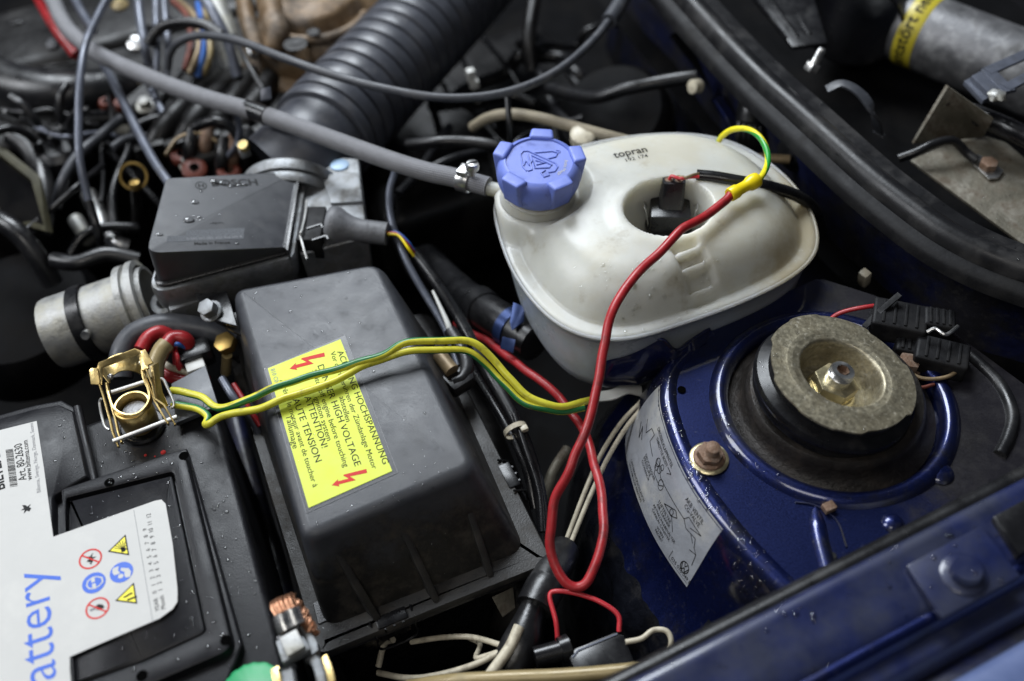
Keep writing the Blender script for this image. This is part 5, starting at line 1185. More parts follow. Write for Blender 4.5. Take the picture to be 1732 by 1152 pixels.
# ---- cables behind the brass clamp
cable('curved_black_hose', [(205, 640, -4), (206, 600, -3), (225, 568, -2.4), (262, 552, -2.2), (300, 550, -2.4), (360, 560, -3), (395, 575, -4)], 1.0, m_rubber2, 'black hose bending round behind the brass clamp', 'hose', 16)
rg = 'battery cables behind the brass clamp'
cable('battery_cable', [(238, 592, -2), (252, 570, -1.8), (275, 562, -2), (300, 580, -3), (305, 620, -5)], .6, m_redwire, 'red battery cable, left of the two behind the brass clamp', group=rg)
bc2 = thing('battery_cable', 'red battery cable with amber sleeve behind the brass clamp', 'cable', P(285, 600, -3), rg)
mesh('insulation', tube(PL([(276, 592, -1.2), (292, 572, -1.2), (315, 575, -1.6), (318, 600, -3), (305, 640, -5)]), .62, 14), m_redwire, bc2, 60)
mesh('amber_sleeve', tube(PL([(262, 640, -2.2), (264, 615, -1.6), (272, 594, -1.2), (282, 582, -1.1)]), .72, 14), m_amber, bc2, 60)
cable('thin_red_wire', [(296, 590, -2), (300, 605, -2), (304, 625, -3), (330, 650, -5)], .2, m_redthin, 'thin red wire beside the amber sleeve')
cable('blue_wire', [(286, 585, -1.5), (300, 582, -1.3), (315, 588, -2), (345, 600, -3)], .2, m_bluebit, 'thin blue wire behind the brass clamp')
cable('cream_wire', [(270, 610, -3), (290, 622, -3), (320, 632, -3.4), (345, 645, -4)], .28, m_cream, 'cream wire behind the grey battery tab')
cable('red_battery_lead', [(268, 625, -3.5), (290, 638, -3.6), (320, 645, -4), (350, 640, -5)], .5, m_redwire, 'lower red lead partly hidden by the grey battery tab')
tag(mesh('clear_plug', box(P(332, 622, -3), (1.6, 1.2, 1.0), b=.2), m_palepl), 'pale clear plastic plug behind the grey battery tab', 'connector')
tag(mesh('black_plug', box(P(332, 600, -3), (2.8, 2.0, 2.0), b=.5), m_blackpl), 'black plug among the wires behind the battery', 'connector')
bn = thing('brass_nut', 'dull brass nut on a post left of the air filter box', 'nut', P(385, 600, -6))
mesh('nut', hexhead(P(386, 585, -3), V3((-.2, -.2, 1)), 1.0, .9, b=.15), m_liquid, bn)
mesh('stem', tube(PL([(384, 600, -3.4), (382, 630, -6)]), .45, 12, smooth=False), m_amber, bn)
cable('grey_wire', [(375, 640, -4), (400, 680, -4.5), (430, 715, -6), (445, 760, -8)], .35, m_greyline, 'grey wire falling between battery and air filter box')
cable('dark_red_wire', [(395, 650, -4.5), (420, 690, -5), (440, 720, -6)], .25, m_redwire, 'dark red wire between battery and air filter box')

# ================================================================== background: intake, pipes, hoses
pp = thing('intake_pipe', 'silver metal intake pipe with strap left of the flow meter', 'pipe', P(180, 540, -9))
pa, pb = P(100, 562, -5), P(262, 508, -3.6); pd = (pb-pa); L = pd.length
mesh('pipe', lathe([(2.8, -.6), (3.2, -.5), (3.3, 0), (3.3, 3.2), (3.2, 3.3), (3.25, L), (3.0, L)], pa, pd, 48), m_castmid, pp)
mesh('strap', lathe([(3.34, 2.2), (3.5, 2.3), (3.5, 3.4), (3.34, 3.5)], pa, pd, 48), m_blackpl, pp)
mesh('flange_ring', lathe([(3.5, L-2.3), (3.9, L-2.2), (3.9, L-1.6), (3.5, L-1.5), (3.5, L-1.2), (4.0, L-1.1), (4.0, L-.5), (3.5, L-.4)], pa, pd, 48), m_castmid, pp)
mesh('strap_bolt', lathe([(.01, 0), (.4, 0), (.4, .5), (.01, .5)], pa+pd.normalized()*3.6+V3((.4, -3.2, 1.8)), V3((0, -1, .5)), 12), m_steel, pp)
cd_ = thing('corrugated_duct', 'wide black ribbed rubber intake duct rising to the top edge', 'air duct', P(640, 130, -6))
axp = spline(PL([(478, 300, -2.5), (520, 262, -1.5), (560, 215, -1.5), (620, 150, -1.5), (690, 75, -1.5), (770, -10, -1.5), (860, -110, -1.5)]), 40)
tot = sum((b-a).length for a, b in zip(axp[:-1], axp[1:]))
nn_ = 800
def resample(pts, n):
    ls = [0]
    for a, b in zip(pts[:-1], pts[1:]): ls.append(ls[-1]+(b-a).length)
    out = []; j = 0
    for k in range(n):
        t = ls[-1]*k/(n-1)
        while j < len(ls)-2 and ls[j+1] < t: j += 1
        out.append(pts[j].lerp(pts[j+1], (t-ls[j])/max(1e-6, ls[j+1]-ls[j])))
    return out
axp = resample(axp, nn_)
def rib_r(t):
    s = t*tot; 
    if s < 6: return 4.9
    ph = ((s-6) % 1.95)/1.95; g = min(abs(ph), abs(1-ph))
    return 5.35+.10*sin(pi*ph)-1.1*max(0, min(1, (.095-g)/.04))
mesh('ribbed_hose', tube(axp, rib_r, 56, smooth=False, cap=False), m_duct, cd_, 50)
th = thing('throttle_housing', 'corroded brown metal throttle housing at the top edge', 'throttle housing', P(520, 60, -8))
tcn = P(535, 20, 0); tcn.z = 0
egg = lambda t, r, h: r*(1+.10*sin(2*t+.6)+.05*sin(3*t)+.03*sin(7*t+h))
mesh('body', lathe([(6.6, -12), (6.9, -6), (7.2, -3.2), (7.0, -1.6), (6.3, -.6), (5.2, -.1), (4.6, .4), (4.4, 1.2), (3.8, 1.7), (.01, 1.9)], tcn, CZ, 56, rmod=egg), m_brown, th, 60)
mesh('flange', lathe([(7.0, -5.6), (8.5, -5.5), (8.8, -5.2), (8.8, -4.5), (8.5, -4.2), (7.0, -3.9)], tcn, CZ, 56, rmod=lambda t, r, h: r*(1+.12*sin(2*t+.6)+.06*sin(3*t))), m_brown, th, 60)
mesh('raised_rib', tube([tcn+V3((cos(a*.3-2.6)*5.6, sin(a*.3-2.6)*5.6, .1)) for a in range(9)], .55, 10), m_brown, th, 60)
mesh('raised_rib', tube([tcn+V3((-1, -5.5, -.2)), tcn+V3((-.6, -6.8, -1.4)), tcn+V3((-.2, -7.3, -4))], .6, 10), m_brown, th, 60)
lo_ = None
mesh('bolt', hexhead(P(432, 92, -2.5), V3((0, -.3, 1)), .9, .9, b=.2), m_steel, th)
for (x, y, r, z) in ((500, 75, 1.3, .9), (530, 55, .7, .9)): mesh('dark_port', lathe([(r, 0), (r, .12), (r*.8, .15), (.01, .05)], P(x, y, z), CZ, 20), m_block, th)
mesh('pale_web', tube(PL([(452, -20, 1), (462, 30, 1.2), (470, 60, .8), (455, 95, -1)]), lambda t: 1.6-.6*t, 14), m_brown, th)
mesh('pale_web', tube(PL([(410, -20, 0), (420, 40, -.5), (440, 90, -2)]), 1.0, 12), m_brown, th)
mesh('intake_runner', tube(PL([(330, -60, -3), (360, 0, -3), (385, 70, -4), (410, 150, -7)]), 1.5, 16), m_castmid, th, 60)
cable('radiator_hose', [(-120, 95, -5), (-40, 122, -5), (30, 150, -5), (100, 162, -5.2), (170, 158, -6), (240, 150, -8), (330, 150, -11)], 2.75, m_rubber, 'thick black radiator hose at the upper left edge', 'hose', 28)
ga = 'control cables over the engine'
bcb = thing('throttle_cable', 'black throttle cable arching across the ribbed duct', 'cable', P(680, 150, 4), ga)
mesh('sheath', tube(PL([(283, 118, 1), (288, 90, 2.5), (305, 70, 4), (340, 60, 5), (400, 68, 6), (480, 98, 6.5), (560, 126, 6.5), (650, 150, 6.5), (740, 165, 6.2), (820, 163, 6), (890, 146, 6), (950, 115, 6), (1000, 72, 6), (1030, 35, 6), (1050, 5, 6), (1070, -40, 6)]), .42, 14), m_rubber2, bcb, 60)
mesh('end_boot', tube(PL([(1030, 36, 6), (1044, 14, 6), (1062, -20, 6)]), .8, 14), m_rubber2, bcb, 60)
cable('red_cable_end', [(50, -40, 0), (75, 8, 0), (100, 50, -.5), (132, 92, -2)], .85, m_redwire, 'thick red cable in the top left corner')
cable('blue_black_cable', [(190, -20, 5), (165, 28, 5), (145, 75, 5), (136, 130, 4), (133, 200, 2), (135, 270, 0), (150, 340, -3)], .4, m_greyline, 'dark cable hanging down across the radiator hose', group=ga)
gl = 'thin lines over the engine'
cable('fuel_line', [(165, 92, 0), (190, 135, 0), (215, 185, 0), (240, 235, 0), (262, 275, 0), (290, 315, 0)], .45, m_greyline, 'shiny grey line running down to the sensor cover', 'pipe', group=gl)
cable('fuel_line', [(118, -20, 1), (135, 15, 1), (158, 52, 1)], .5, m_greyline, 'grey line end above the braided hose', 'pipe', group=gl)
cable('fuel_line', [(232, -20, 2), (237, 30, 1), (244, 75, 0), (252, 110, -2)], .5, m_greyline, 'leftmost of the three upright grey lines at the top', 'pipe', group=gl)
cable('fuel_line', [(264, -20, 2), (264, 30, 1), (266, 90, 0), (262, 160, -3)], .4, m_greyline, 'middle of the three upright grey lines at the top', 'pipe', group=gl)
cable('fuel_line', [(276, -20, 2), (280, 30, 1), (284, 80, 0), (280, 150, -3)], .4, m_greyline, 'rightmost of the three upright grey lines at the top', 'pipe', group=gl)
cable('fuel_line', [(330, -20, 3), (360, 20, 2), (385, 70, 0), (402, 130, -3)], .6, m_greyline, 'grey line slanting beside the brown housing', 'pipe', group=gl)
cable('black_bow_cable', [(250, 75, 1), (270, 48, 2), (305, 38, 2.5), (345, 42, 2.5), (375, 60, 2)], .6, m_rubber, 'short black cable bow above the throttle cable')
cable('dark_line', [(245, 130, -3), (270, 180, -4), (300, 235, -5), (325, 275, -6)], .4, m_greyline, 'dark line below the braided hose over the engine', 'pipe')
cable('dark_line', [(395, 60, 0), (420, 110, 0), (445, 150, -1)], .3, m_rubber, 'thin dark line crossing to the metal clip', 'pipe')
og = 'coloured wires beside the brown housing'
for k, (m, lab_, pts) in enumerate(((m_orange, 'orange wire beside the brown housing', [(292, 2, 0), (318, 30, 0), (322, 75, -1), (312, 118, -2)]), (m_foil, 'tan wire beside the brown housing', [(300, -2, 0), (330, 30, 0), (336, 80, -1), (320, 125, -2)]),
        (m_bluebit, 'blue wire beside the brown housing', [(335, 5, 0), (342, 40, 0), (345, 85, -1), (335, 130, -3)]), (m_amber, 'yellowish wire beside the brown housing', [(346, 10, 0), (352, 50, 0), (356, 95, -1), (345, 125, -3)]))):
    cable('coloured_wire', pts, .33, m, lab_, group=og)
cable('beige_cable', [(800, 215, -2), (825, 200, 0), (860, 193, 1.5), (905, 198, 2), (960, 212, 2), (1020, 228, 2), (1085, 245, 1)], .55, m_cloth, 'beige cloth covered cable behind the blue cap', 'cable', 14)
cable('black_rod', [(858, 160, 4), (860, 190, 3), (862, 215, 2), (864, 245, 0)], .3, m_rubber, 'thin black rod behind the blue cap', 'rod')
cable('black_hose_small', [(690, 245, -3), (740, 240, -2), (790, 240, -2), (845, 246, -2)], .6, m_rubber, 'short black hose left of the blue cap', 'hose')
cable('black_hose_small', [(700, 300, -5), (760, 270, -5), (820, 255, -6)], .45, m_rubber, 'thin black hose under the screw clamp', 'hose')
cable('black_hose_small', [(672, 330, -4), (700, 300, -5), (735, 250, -6), (760, 215, -8)], .5, m_blackpl, 'black line climbing beside the ribbed duct', 'hose')
tag(mesh('knurled_fitting', lathe([(.01, 0), (1.1, 0), (1.2, .3), (1.2, 1.2), (.9, 1.4), (.01, 1.4)], P(985, 240, 1), V3((0, -.2, 1)), 24, rmod=lambda t, r, h: r*(1+.05*sin(12*t))), m_cream), 'cream plastic fitting just behind the blue cap', 'fitting')
# master cylinder / booster shapes behind the tank
bo_ = thing('brake_booster', 'dusty dark round brake servo behind the coolant tank', 'brake servo', P(1030, 190, -8))
mesh('shell', lathe([(.01, 3.2), (2.5, 3.2), (3.4, 2.6), (5.6, 2.2), (6.4, 1.2), (6.5, 0), (6.3, -3), (5.5, -4)], P(1040, 205, -8), V3((-.3, -.3, .9)), 40), m_void, bo_)
mesh('rim', lathe([(6.4, .3), (6.7, .3), (6.7, -.2), (6.4, -.2)], P(1040, 205, -8), V3((-.3, -.3, .9)), 40), m_void, bo_)
cable('servo_hose', [(1180, 128, 1), (1120, 138, 0), (1060, 150, -1), (1000, 165, -3), (930, 150, -6)], .7, m_rubber, 'black hose curving from the firewall behind the tank', 'hose')
tag(mesh('pale_stopper', lathe([(.01, 0), (.7, 0), (.75, .3), (.7, 1.0), (.01, 1.1)], P(1183, 146, 1), V3((-.8, -.4, .3)), 16), m_cream), 'small pale stopper on the firewall behind the tank', 'plug')
cg = thing('cable_gland', 'black rubber finger gland on the firewall above the green wire', 'gland', P(1265, 200, -2))
mesh('body', tube(PL([(1285, 150, 2), (1275, 185, 1), (1268, 210, 0)]), lambda t: 1.9-.5*t, 18), m_rubber, cg, 60)
for k in range(5): mesh('finger', tube(PL([(1252+k*9, 205+k, 0), (1250+k*9, 230, -1), (1252+k*8, 252, -3)]), .42, 10), m_rubber, cg, 60)
tag(mesh('blue_rail', strip(PL([(1212, 165, -1), (1232, 195, -2), (1250, 235, -4)]), 1.2, .5, b=.1), m_paint), 'dark blue metal edge on the firewall behind the tank', 'bracket')
cable('brown_rod', [(1255, 268, 0), (1300, 268, 0), (1335, 270, 0)], .45, m_foil, 'rusty brown rod behind the green wire', 'rod')
tag(mesh('grey_grommet', lathe([(.01, 1.2), (1.2, 1.2), (2.0, .6), (2.2, 0), (1.8, -.5)], P(1350, 252, 0), V3((-.8, -.4, .4)), 24), m_rubber), 'round dark grommet on the firewall right of the green wire', 'grommet')
tag(mesh('firewall_stiffener', strip(PL([(1140, 60, 0), (1180, 110, -1), (1220, 170, -3), (1240, 215, -5)]), .8, .5, smooth=True, b=.1), m_void), 'dark metal strut slanting down the firewall', 'strut')
cable('throttle_linkage', [(905, -10, -2), (895, 60, -4), (900, 120, -7)], .8, m_block, 'dark pipe at the top right of the ribbed duct', 'pipe')
tag(mesh('fuse_holder', box(P(1462, 470, -3), (.8, .9, 1.9), (V3((.8, .5, .3)).normalized(), V3((-.5, .8, 0)).normalized(), V3((-.2, -.2, .95)).normalized()), b=.2), m_cream), 'small cream connector in the dark behind the tower', 'connector')
tag(mesh('white_tip', box(P(796, 128, -3), (.9, .9, 1.6), b=.2), m_palepl), 'small white plastic tip under the throttle cable', 'plug')
tag(mesh('pale_tip', box(P(802, 142, -4), (1.0, .8, 1.0), b=.2), m_palepl), 'second small pale tip below the white one', 'plug')
# connector cluster behind the strut mount
cc = thing('wiring_connector', 'black ribbed wiring connectors behind the strut plate', 'connector', P(1540, 570, -2))
for (x, y, z, a, sx, sy, sz_) in ((1518, 545, 1.2, -.35, 4.2, 3.0, 2.0), (1585, 548, 1.4, -.3, 2.4, 2.0, 1.8), (1590, 605, .8, -.4, 4.0, 2.6, 1.8), (1540, 590, .3, -.35, 2.5, 2.0, 1.6)):
    ux_, uy_ = V3((cos(a), sin(a), 0)), V3((-sin(a), cos(a), 0)); c = P(x, y, z)
    b_ = mesh('plug_body', box(c, (sx, sy, sz_), (ux_, uy_, CZ), b=.3, seg=3), m_flange, cc)
    for k in range(4): mesh('rib', box(c+ux_*(sx*(-.3+.2*k))+CZ*(sz_/2), (.22, sy*.8, .25), (ux_, uy_, CZ), b=.05), m_flange, b_)
mesh('wire_clip', tube(PL([(1568, 562, 2.5), (1582, 556, 2.8), (1600, 566, 2.8), (1620, 552, 2.6)]), .15, 8), m_steel, cc)
mesh('tie', strip(PL([(1462, 553, 1.5), (1490, 525, 2.2), (1522, 498, 3)]), .45, .2), m_blackpl, cc)
cable('red_wire', [(1395, 548, .5), (1420, 530, 1.2), (1460, 520, 1.8), (1510, 514, 2)], .18, m_redwire, 'thin dark red wire behind the strut plate')
cable('brown_wire', [(1530, 625, .5), (1560, 640, .6), (1600, 638, .8), (1630, 620, 1)], .16, m_foil, 'thin brown wire under the connectors right of the strut plate')
cable('orange_wire', [(1525, 640, .2), (1555, 655, .3), (1580, 650, .4)], .14, m_orange, 'thin orange wire right of the strut plate')
cable('black_side_hose', [(1640, 600, 0), (1690, 650, 0), (1712, 700, 0), (1705, 740, 0), (1690, 770, 0)], .5, m_rubber, 'black hose curving down at the right edge', 'hose')
cable('black_side_hose', [(1390, 480, -3), (1420, 510, -2), (1440, 530, -1)], .5, m_rubber, 'black hose end between tank and firewall', 'hose')
tag(mesh('hex_stub', hexhead(P(1530, 625, .0), V3((.2, .1, 1)), .9, .9, .2, 1.2, b=.15), m_rust), 'dark rusty nut at the right of the strut plate', 'nut')

# ================================================================== engine mass on the left
eb = thing('engine_block', 'dark oily engine block under the hoses at upper left', 'engine', P(250, 260, -20))
mesh('block', box(P(260, 200, -17), (46, 26, 22), b=2, seg=3), m_block, eb)
mesh('rocker_cover', box(P(230, 60, -9), (40, 14, 8), b=2, seg=3), m_block, eb)
mesh('head_casting', box(P(420, 250, -9), (14, 10, 9), b=1.2, seg=3), m_block, eb)
random.seed(11)
for k in range(9):
    x, y = 235+random.random()*190, 175+random.random()*120
    mesh('head_bolt', hexhead(P(x, y, -6), V3((0, -.2, 1)), .7, .8, .2, 1.1, b=.12), random.choice((m_castmid, m_rust, m_block)), eb)
for k, (x, y) in enumerate(((325, 270), (352, 262), (380, 285), (398, 278), (420, 270))):
    mesh('spark_plug_cap', tube(PL([(x, y-50, -3), (x-4, y-20, -4), (x-6, y+8, -6)]), .7, 12), m_rust if k % 2 else m_rubber, eb, 60)
ij = 'orange seals on the engine'
for k, (x, y, s) in enumerate(((308, 268, 1.1), (330, 292, 1.3), (388, 296, 1.2), (180, 180, .7), (205, 182, .7))):
    tag(mesh('orange_seal', lathe([(s*.5, 0), (s, .1), (s, .8), (s*.8, 1.0), (s*.4, 1.0)], P(x, y, -6), V3((.2, -.3, 1)), 18), m_orange),
        ('orange seal ring left above the sensor cover', 'large orange seal ring behind the sensor cover', 'orange seal ring right above the sensor cover', 'small orange ring under the radiator hose', 'small orange ring beside the grey line')[k], 'seal', ij)
dl = thing('dipstick_loop', 'brass dipstick loop standing left of the sensor cover', 'dipstick', P(228, 330, -8))
mesh('loop', lathe([(1.15, -.15), (1.4, -.15), (1.45, 0), (1.4, .15), (1.15, .15), (1.1, 0), (1.15, -.15)], P(226, 298, -2), V3((.1, -.8, .6)), 24), m_liquid, dl)
mesh('bead', lathe([(.01, -.6), (.5, -.4), (.6, 0), (.5, .4), (.01, .6)], P(229, 313, -2.5), CZ, 14), m_liquid, dl)
mesh('stem', tube(PL([(229, 315, -3), (231, 350, -6), (232, 380, -9)]), .5, 12), m_block, dl)
ag = 'metal engine pipes at the left'
cable('coolant_pipe', [(95, 205, -8), (130, 205, -8), (170, 212, -8), (220, 222, -9)], 1.2, m_castmid, 'horizontal metal pipe under the radiator hose', 'pipe', 18, ag)
cable('coolant_pipe', [(150, 330, -9), (165, 360, -9), (178, 395, -9)], .9, m_steel, 'shiny upright pipe stub at the left', 'pipe', 14, ag)
cable('coolant_pipe', [(185, 402, -9), (200, 412, -9), (215, 418, -9.5)], .8, m_steel, 'short shiny pipe end left of the sensor cover', 'pipe', 14, ag)
cable('coolant_pipe', [(128, 372, -10), (140, 392, -10), (150, 405, -10)], .8, m_castmid, 'small pipe stub near the left edge', 'pipe', 14, ag)
cable('ignition_lead', [(205, 200, -4), (170, 230, -4), (130, 265, -4), (105, 310, -5), (95, 350, -7)], .55, m_rubber2, 'black lead curving down left of the dipstick', group=ga)
cable('ignition_lead', [(280, 195, -5), (230, 215, -5), (215, 260, -6), (190, 330, -7), (200, 420, -9)], .45, m_blackpl, 'thin black lead crossing the dipstick', group=ga)
cable('ignition_lead', [(120, 430, -8), (140, 400, -7), (175, 385, -7), (235, 385, -8)], .5, m_blackpl, 'black lead arching above the intake pipe', group=ga)
cable('ignition_lead', [(150, 340, -3), (165, 390, -5), (175, 430, -8)], .45, m_blackpl, 'black lead end above the intake pipe', group=ga)
for k, (x, y) in enumerate(((162, 132), (172, 136), (183, 140), (194, 145))):
    tag(mesh('cream_terminal', box(P(235+(k*16), 130+k*5, 0), (.7, .7, 1.6), b=.15), m_cream), ('first', 'second', 'third', 'fourth')[k]+' cream terminal from the left under the braided hose', 'connector', 'cream terminals under the braided hose')
tag(mesh('bright_nut', hexhead(P(77, 202, -7), V3((0, -.5, 1)), .9, .6, b=.2), m_steel), 'bright round nut under the radiator hose', 'nut')
tag(mesh('bright_nut', hexhead(P(232, 78, -1), V3((0, -.5, 1)), 1.0, .8, b=.2), m_steel), 'silver nut beside the upright grey lines', 'nut')
tag(mesh('bright_nut', hexhead(P(92, 78, -3), V3((0, -.5, 1)), .8, .7, b=.2), m_rubber2), 'dark nut beside the thick red cable', 'nut')
tag(mesh('brass_fitting', lathe([(.01, 0), (.9, .1), (1.0, .5), (.5, 1.0), (.01, 1.0)], P(205, 14, -2), CZ, 14), m_amber), 'pale brass fitting at the top left edge', 'fitting')
rf = thing('radiator', 'dark radiator with dull olive frame at the left edge', 'radiator', P(30, 330, -10))
fz = -3
fp = PL([(-40, 235, fz), (8, 262, fz), (62, 305, fz), (82, 388, fz), (30, 375, fz-4), (-40, 330, fz-4)])
m_frame = M('olive frame', (.03, .027, .012), .5, .3, var=.3)
mesh('frame', strip(fp+[fp[0]], .9, .7, smooth=False, b=.1), m_frame, rf)
mesh('core', slab([p+CZ*-.6 for p in fp], -CZ, .3), m_void, rf)
cable('left_hose', [(-30, 360, -4), (20, 385, -4), (60, 430, -6), (90, 480, -9)], 1.0, m_rubber, 'black hose rising at the left edge', 'hose', 16)
tag(mesh('side_cover', lathe([(.01, 1.5), (4, 1.2), (7, .2), (8, -1.5), (8.2, -5)], P(30, 520, -12), V3((0, -.1, 1)), 36), m_void), 'dark rounded cover at the left edge', 'cover')
# large dark shapes that close the gaps
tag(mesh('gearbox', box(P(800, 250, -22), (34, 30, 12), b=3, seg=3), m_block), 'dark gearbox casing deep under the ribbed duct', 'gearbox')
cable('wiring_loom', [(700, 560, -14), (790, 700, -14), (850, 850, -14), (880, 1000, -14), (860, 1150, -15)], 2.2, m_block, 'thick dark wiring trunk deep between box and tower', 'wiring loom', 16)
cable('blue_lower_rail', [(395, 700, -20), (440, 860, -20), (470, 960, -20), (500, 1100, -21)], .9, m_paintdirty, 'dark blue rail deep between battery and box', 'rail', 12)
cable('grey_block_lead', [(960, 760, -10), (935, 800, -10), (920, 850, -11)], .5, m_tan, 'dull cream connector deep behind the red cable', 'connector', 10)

im = thing('intake_manifold', 'dark cast intake runners under the braided hose', 'intake manifold', P(360, 190, -8))
for k in range(4):
    mesh('runner', tube(PL([(250+k*48, 300-k*8, -9), (262+k*48, 250-k*8, -5.5), (290+k*46, 205-k*8, -4), (330+k*42, 165-k*8, -4.5), (370+k*36, 130-k*8, -6)]), 1.35, 16), m_block, im, 60)
    mesh('runner_flange', box(P(258+k*48, 262-k*8, -5.5), (3.2, 1.2, 3.0), b=.3), m_block, im)
db = thing('distributor', 'black distributor cap with stubby towers at the left', 'distributor', P(95, 270, -10))
dc = P(105, 262, -7)
mesh('cap', lathe([(3.0, -2), (3.1, 0), (2.9, 1.0), (2.2, 1.6), (.01, 1.7)], dc, CZ, 32), m_gloss, db)
for k in range(5):
    e = V3((cos(k*1.256)*1.9*(k < 4), sin(k*1.256)*1.9*(k < 4), 1.2)); mesh('tower', lathe([(.6, 0), (.6, 1.6), (.4, 1.7), (.01, 1.6)], dc+e, CZ, 14), m_gloss, db)
    if k < 4: mesh('lead_boot', tube([dc+e+CZ*1.4, dc+e*1.2+CZ*2.6, dc+e*1.8+CZ*3.2, dc+e*2.6+CZ*2.6], .45, 10), m_rubber, db, 60)
sg = 'grey wires over the engine'
for k, (lab_, pts, m, r) in enumerate((('pale grey wire crossing under the radiator hose', [(60, 215, -4), (110, 232, -4), (170, 225, -5), (230, 240, -6)], m_greyline, .3),
    ('grey wire bundle end above the dipstick', [(190, 250, -4), (215, 235, -4), (255, 232, -5), (300, 245, -6)], m_rubber2, .45),
    ('brown wire bow above the orange seals', [(280, 262, -3), (300, 235, -3), (335, 225, -3), (368, 240, -4)], m_foil, .22),
    ('grey wire falling from the braided hose to the flow meter', [(395, 185, 2), (405, 215, 0), (400, 245, -2), (385, 265, -4)], m_greyline, .3),
    ('black hose bow left of the flow meter clamp', [(330, 215, -2), (365, 205, -1), (395, 220, -2), (405, 250, -4)], m_gloss, .55),
    ('thick black hose dropping from the radiator hose', [(20, 230, -5), (55, 260, -6), (75, 320, -7), (70, 400, -9)], m_rubber, 1.1),
    ('black corrugated sleeve above the intake pipe', [(90, 440, -6), (130, 445, -6), (180, 430, -6), (235, 440, -7)], m_rubber, .8))):
    cable('engine_wire', pts, r, m, lab_, group=sg)
random.seed(44)
for k in range(20):     # nothing tells these apart: one shared label
    x, y = random.uniform(60, 420), random.uniform(10, 380); a = random.uniform(0, pi); z = random.uniform(-9, -4)
    if x > 240 and y > 250: continue
    pts = [(x+cos(a)*d+random.uniform(-14, 14), y+sin(a)*d+random.uniform(-14, 14), z+random.uniform(-1.5, 1.5)) for d in (-85, -45, 0, 45, 85)]
    cable('tangle_wire', pts, random.choice((.22, .3, .4)), random.choice((m_blackpl, m_gloss, m_rubber)), 'thin black wire in the dark tangle over the engine', group='black wires tangled over the engine')
for k in range(12):
    x, y = random.uniform(700, 1000), random.uniform(60, 240); a = random.uniform(-.5, 1.2); z = random.uniform(-12, -6)
    pts = [(x+cos(a)*d+random.uniform(-14, 14), y+sin(a)*d+random.uniform(-14, 14), z+random.uniform(-1.5, 1.5)) for d in (-90, -45, 0, 45, 90)]
    cable('tangle_hose', pts, random.choice((.3, .45, .8)), random.choice((m_blackpl, m_gloss, m_rubber)), 'thin black hose in the dark gap between duct and firewall', 'hose', group='black hoses between duct and firewall')
# ================================================================== water drops
def bvh_of(objs):
    V, F = [], []
    for o in objs:
        off = WL[o.name]; n = len(V)
        V += [v.co/S+off for v in o.data.vertices]; F += [[i+n for i in p.vertices] for p in o.data.polygons]
    return BVHTree.FromPolygons(V, F)
def drop(p, n, r, hh, down, stretch):
    n = n.normalized(); d = (down-n*down.dot(n))
    if d.length < .05: d = frame(n)[0]
    d.normalize(); s = n.cross(d); V = []; F = []; K = 10
    ph = random.random()*6
    for (f, h) in ((1.0, -.05), (.93, .35), (.70, .72), (.38, .93)):
        for k in range(K):
            a = 2*pi*k/K; w_ = 1+.12*sin(2*a+ph)+.08*sin(3*a+ph*2)
            V.append(p+d*(cos(a)*r*f*stretch*w_)+s*(sin(a)*r*f*w_)+n*(h*hh))
    V.append(p+n*hh)
    for j in range(3):
        for k in range(K): F.append([j*K+k, j*K+(k+1) % K, (j+1)*K+(k+1) % K, (j+1)*K+k])
    for k in range(K): F.append([3*K+k, 3*K+(k+1) % K, 4*K])
    return V, F
def rain(parent, objs, regions, name='water_drops'):
    """regions: (x0,y0,x1,y1 footprint given as photo pixels and height, count, rmin, rmax)"""
    bv = bvh_of(objs); prs = []
    for (poly, z, cnt, r0, r1) in regions:
        Q = [P(x, y, z) for x, y in poly]; xs = [q.x for q in Q]; ys = [q.y for q in Q]; k = 0; tries = 0
        while k < cnt and tries < cnt*12:
            tries += 1
            x, y = random.uniform(min(xs), max(xs)), random.uniform(min(ys), max(ys))
            ins = False
            for i in range(len(Q)):
                a, b = Q[i], Q[i-1]
                if (a.y > y) != (b.y > y) and x < (b.x-a.x)*(y-a.y)/(b.y-a.y)+a.x: ins = not ins
            if not ins: continue
            if noise.noise(V3((x*.5, y*.5, 9)))+random.uniform(-.5, .6) < 0: continue
            h = bv.ray_cast(V3((x, y, 40)), V3((0, 0, -1)))
            if h[0] is None or h[1].z < .12 or h[0].z < z-9: continue
            r = r0+(r1-r0)*random.random()**2.2; sl = 1-h[1].z
            prs.append(drop(h[0], h[1], r, r*random.uniform(.35, .6), V3((0, 0, -1)), 1+sl*random.uniform(.2, 1.2))); k += 1
    return mesh(name, join(*prs), m_water, parent, 60, kind='stuff')
def kids(root, *names): return [o for o in root.children if o.name.split('.')[0] in names]
random.seed(21)
rain(tower, kids(tower, 'side_wall', 'top_sheet', 'lip', 'instruction_label'), [([(1100, 640), (1250, 560), (1560, 800), (1330, 1030), (1130, 830)], 0, 520, .03, .15), ([(1095, 640), (1140, 640), (1330, 1010), (1280, 1020), (1120, 800)], -.5, 220, .05, .22)])
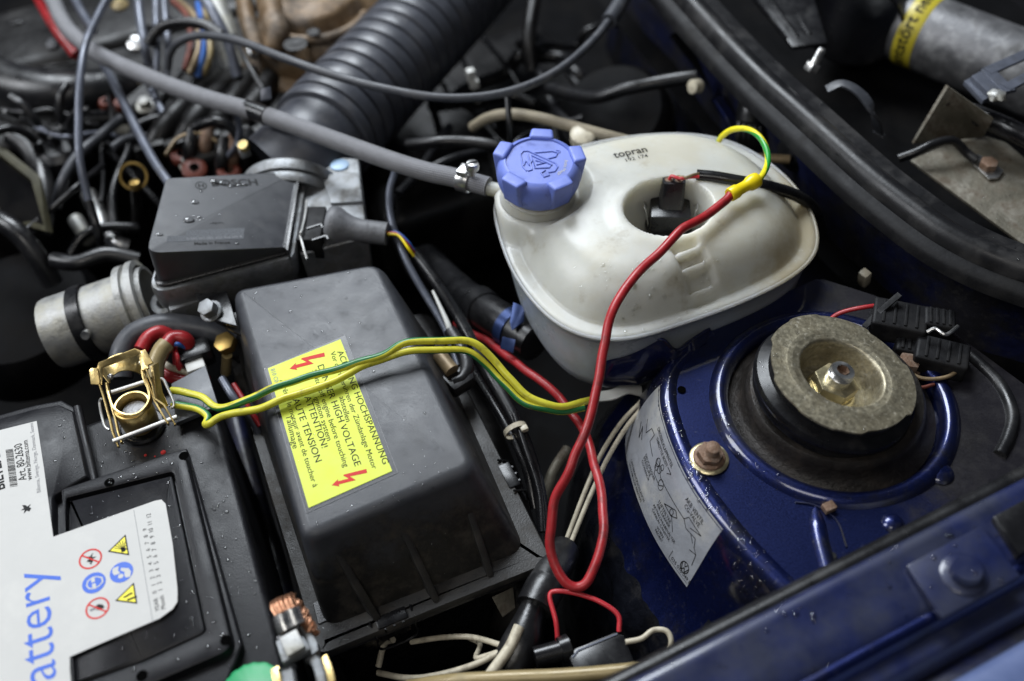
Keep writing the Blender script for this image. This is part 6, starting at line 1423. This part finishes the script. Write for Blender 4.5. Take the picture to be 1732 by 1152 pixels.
rain(sm, kids(sm, 'top_plate', 'rubber_bearing'), [([(1280, 540), (1550, 540), (1550, 760), (1280, 760)], 4, 90, .03, .09)])
rain(ab, kids(ab, 'cover', 'flange'), [([(395, 490), (640, 440), (806, 790), (512, 905)], 1, 110, .03, .13), ([(512, 905), (806, 790), (930, 940), (545, 1090)], -3, 140, .03, .10), ([(530, 1060), (560, 1055), (640, 1060), (560, 1095)], -6.5, 120, .03, .09)])
rain(mf, kids(mf, 'sensor_cover'), [([(260, 300), (500, 295), (480, 420), (255, 430)], 3, 26, .03, .12)])
big = []
bv_ = bvh_of(kids(mf, 'sensor_cover'))
for (x, y, r) in ((330, 343, .26), (320, 373, .36), (338, 368, .15), (270, 398, .2), (341, 324, .12), (401, 412, .13), (376, 310, .3), (392, 315, .25), (405, 315, .2), (415, 313, .2), (365, 308, .35)):
    q = onT(230*0+(x-230)*3.6, (y-220)*3.6); h = bv_.ray_cast(V3((q.x, q.y, 40)), V3((0, 0, -1)))
    if h[0] is not None: big.append(drop(h[0], h[1], r, r*.5, V3((.4, .3, -1)), 1.5))
mesh('large_drops', join(*big), m_water, mf, 60, kind='stuff')
rain(bat, kids(bat, 'lid', 'label_frame', 'label_panel', 'lid_hump', 'case'), [([(100, 690), (330, 640), (460, 1050), (400, 1150), (120, 1150), (95, 830)], -.5, 330, .04, .17)])
rain(tk, kids(tk, 'upper_shell'), [([(1000, 480), (1220, 460), (1240, 510), (1060, 560)], 4, 110, .04, .22), ([(1180, 380), (1370, 360), (1370, 440), (1180, 500)], 4, 70, .025, .07), ([(850, 380), (1050, 400), (1050, 540), (930, 520)], 4, 25, .025, .08)])
rain(wr, kids(wr, 'channel', 'bolt_pad', 'bolt', 'inner_edge_strip'), [([(1080, 1150), (1732, 800), (1732, 980), (1400, 1150)], 4, 60, .06, .22)])
rain(seal, kids(seal, 'sealing_lip', 'outer_flange'), [([(1150, 0), (1300, 0), (1732, 380), (1732, 470)], 6, 140, .03, .14)])
rain(br, kids(br, 'base_plate', 'upright_flap'), [([(1540, 150), (1732, 150), (1732, 420), (1540, 280)], 2, 50, .03, .12)])
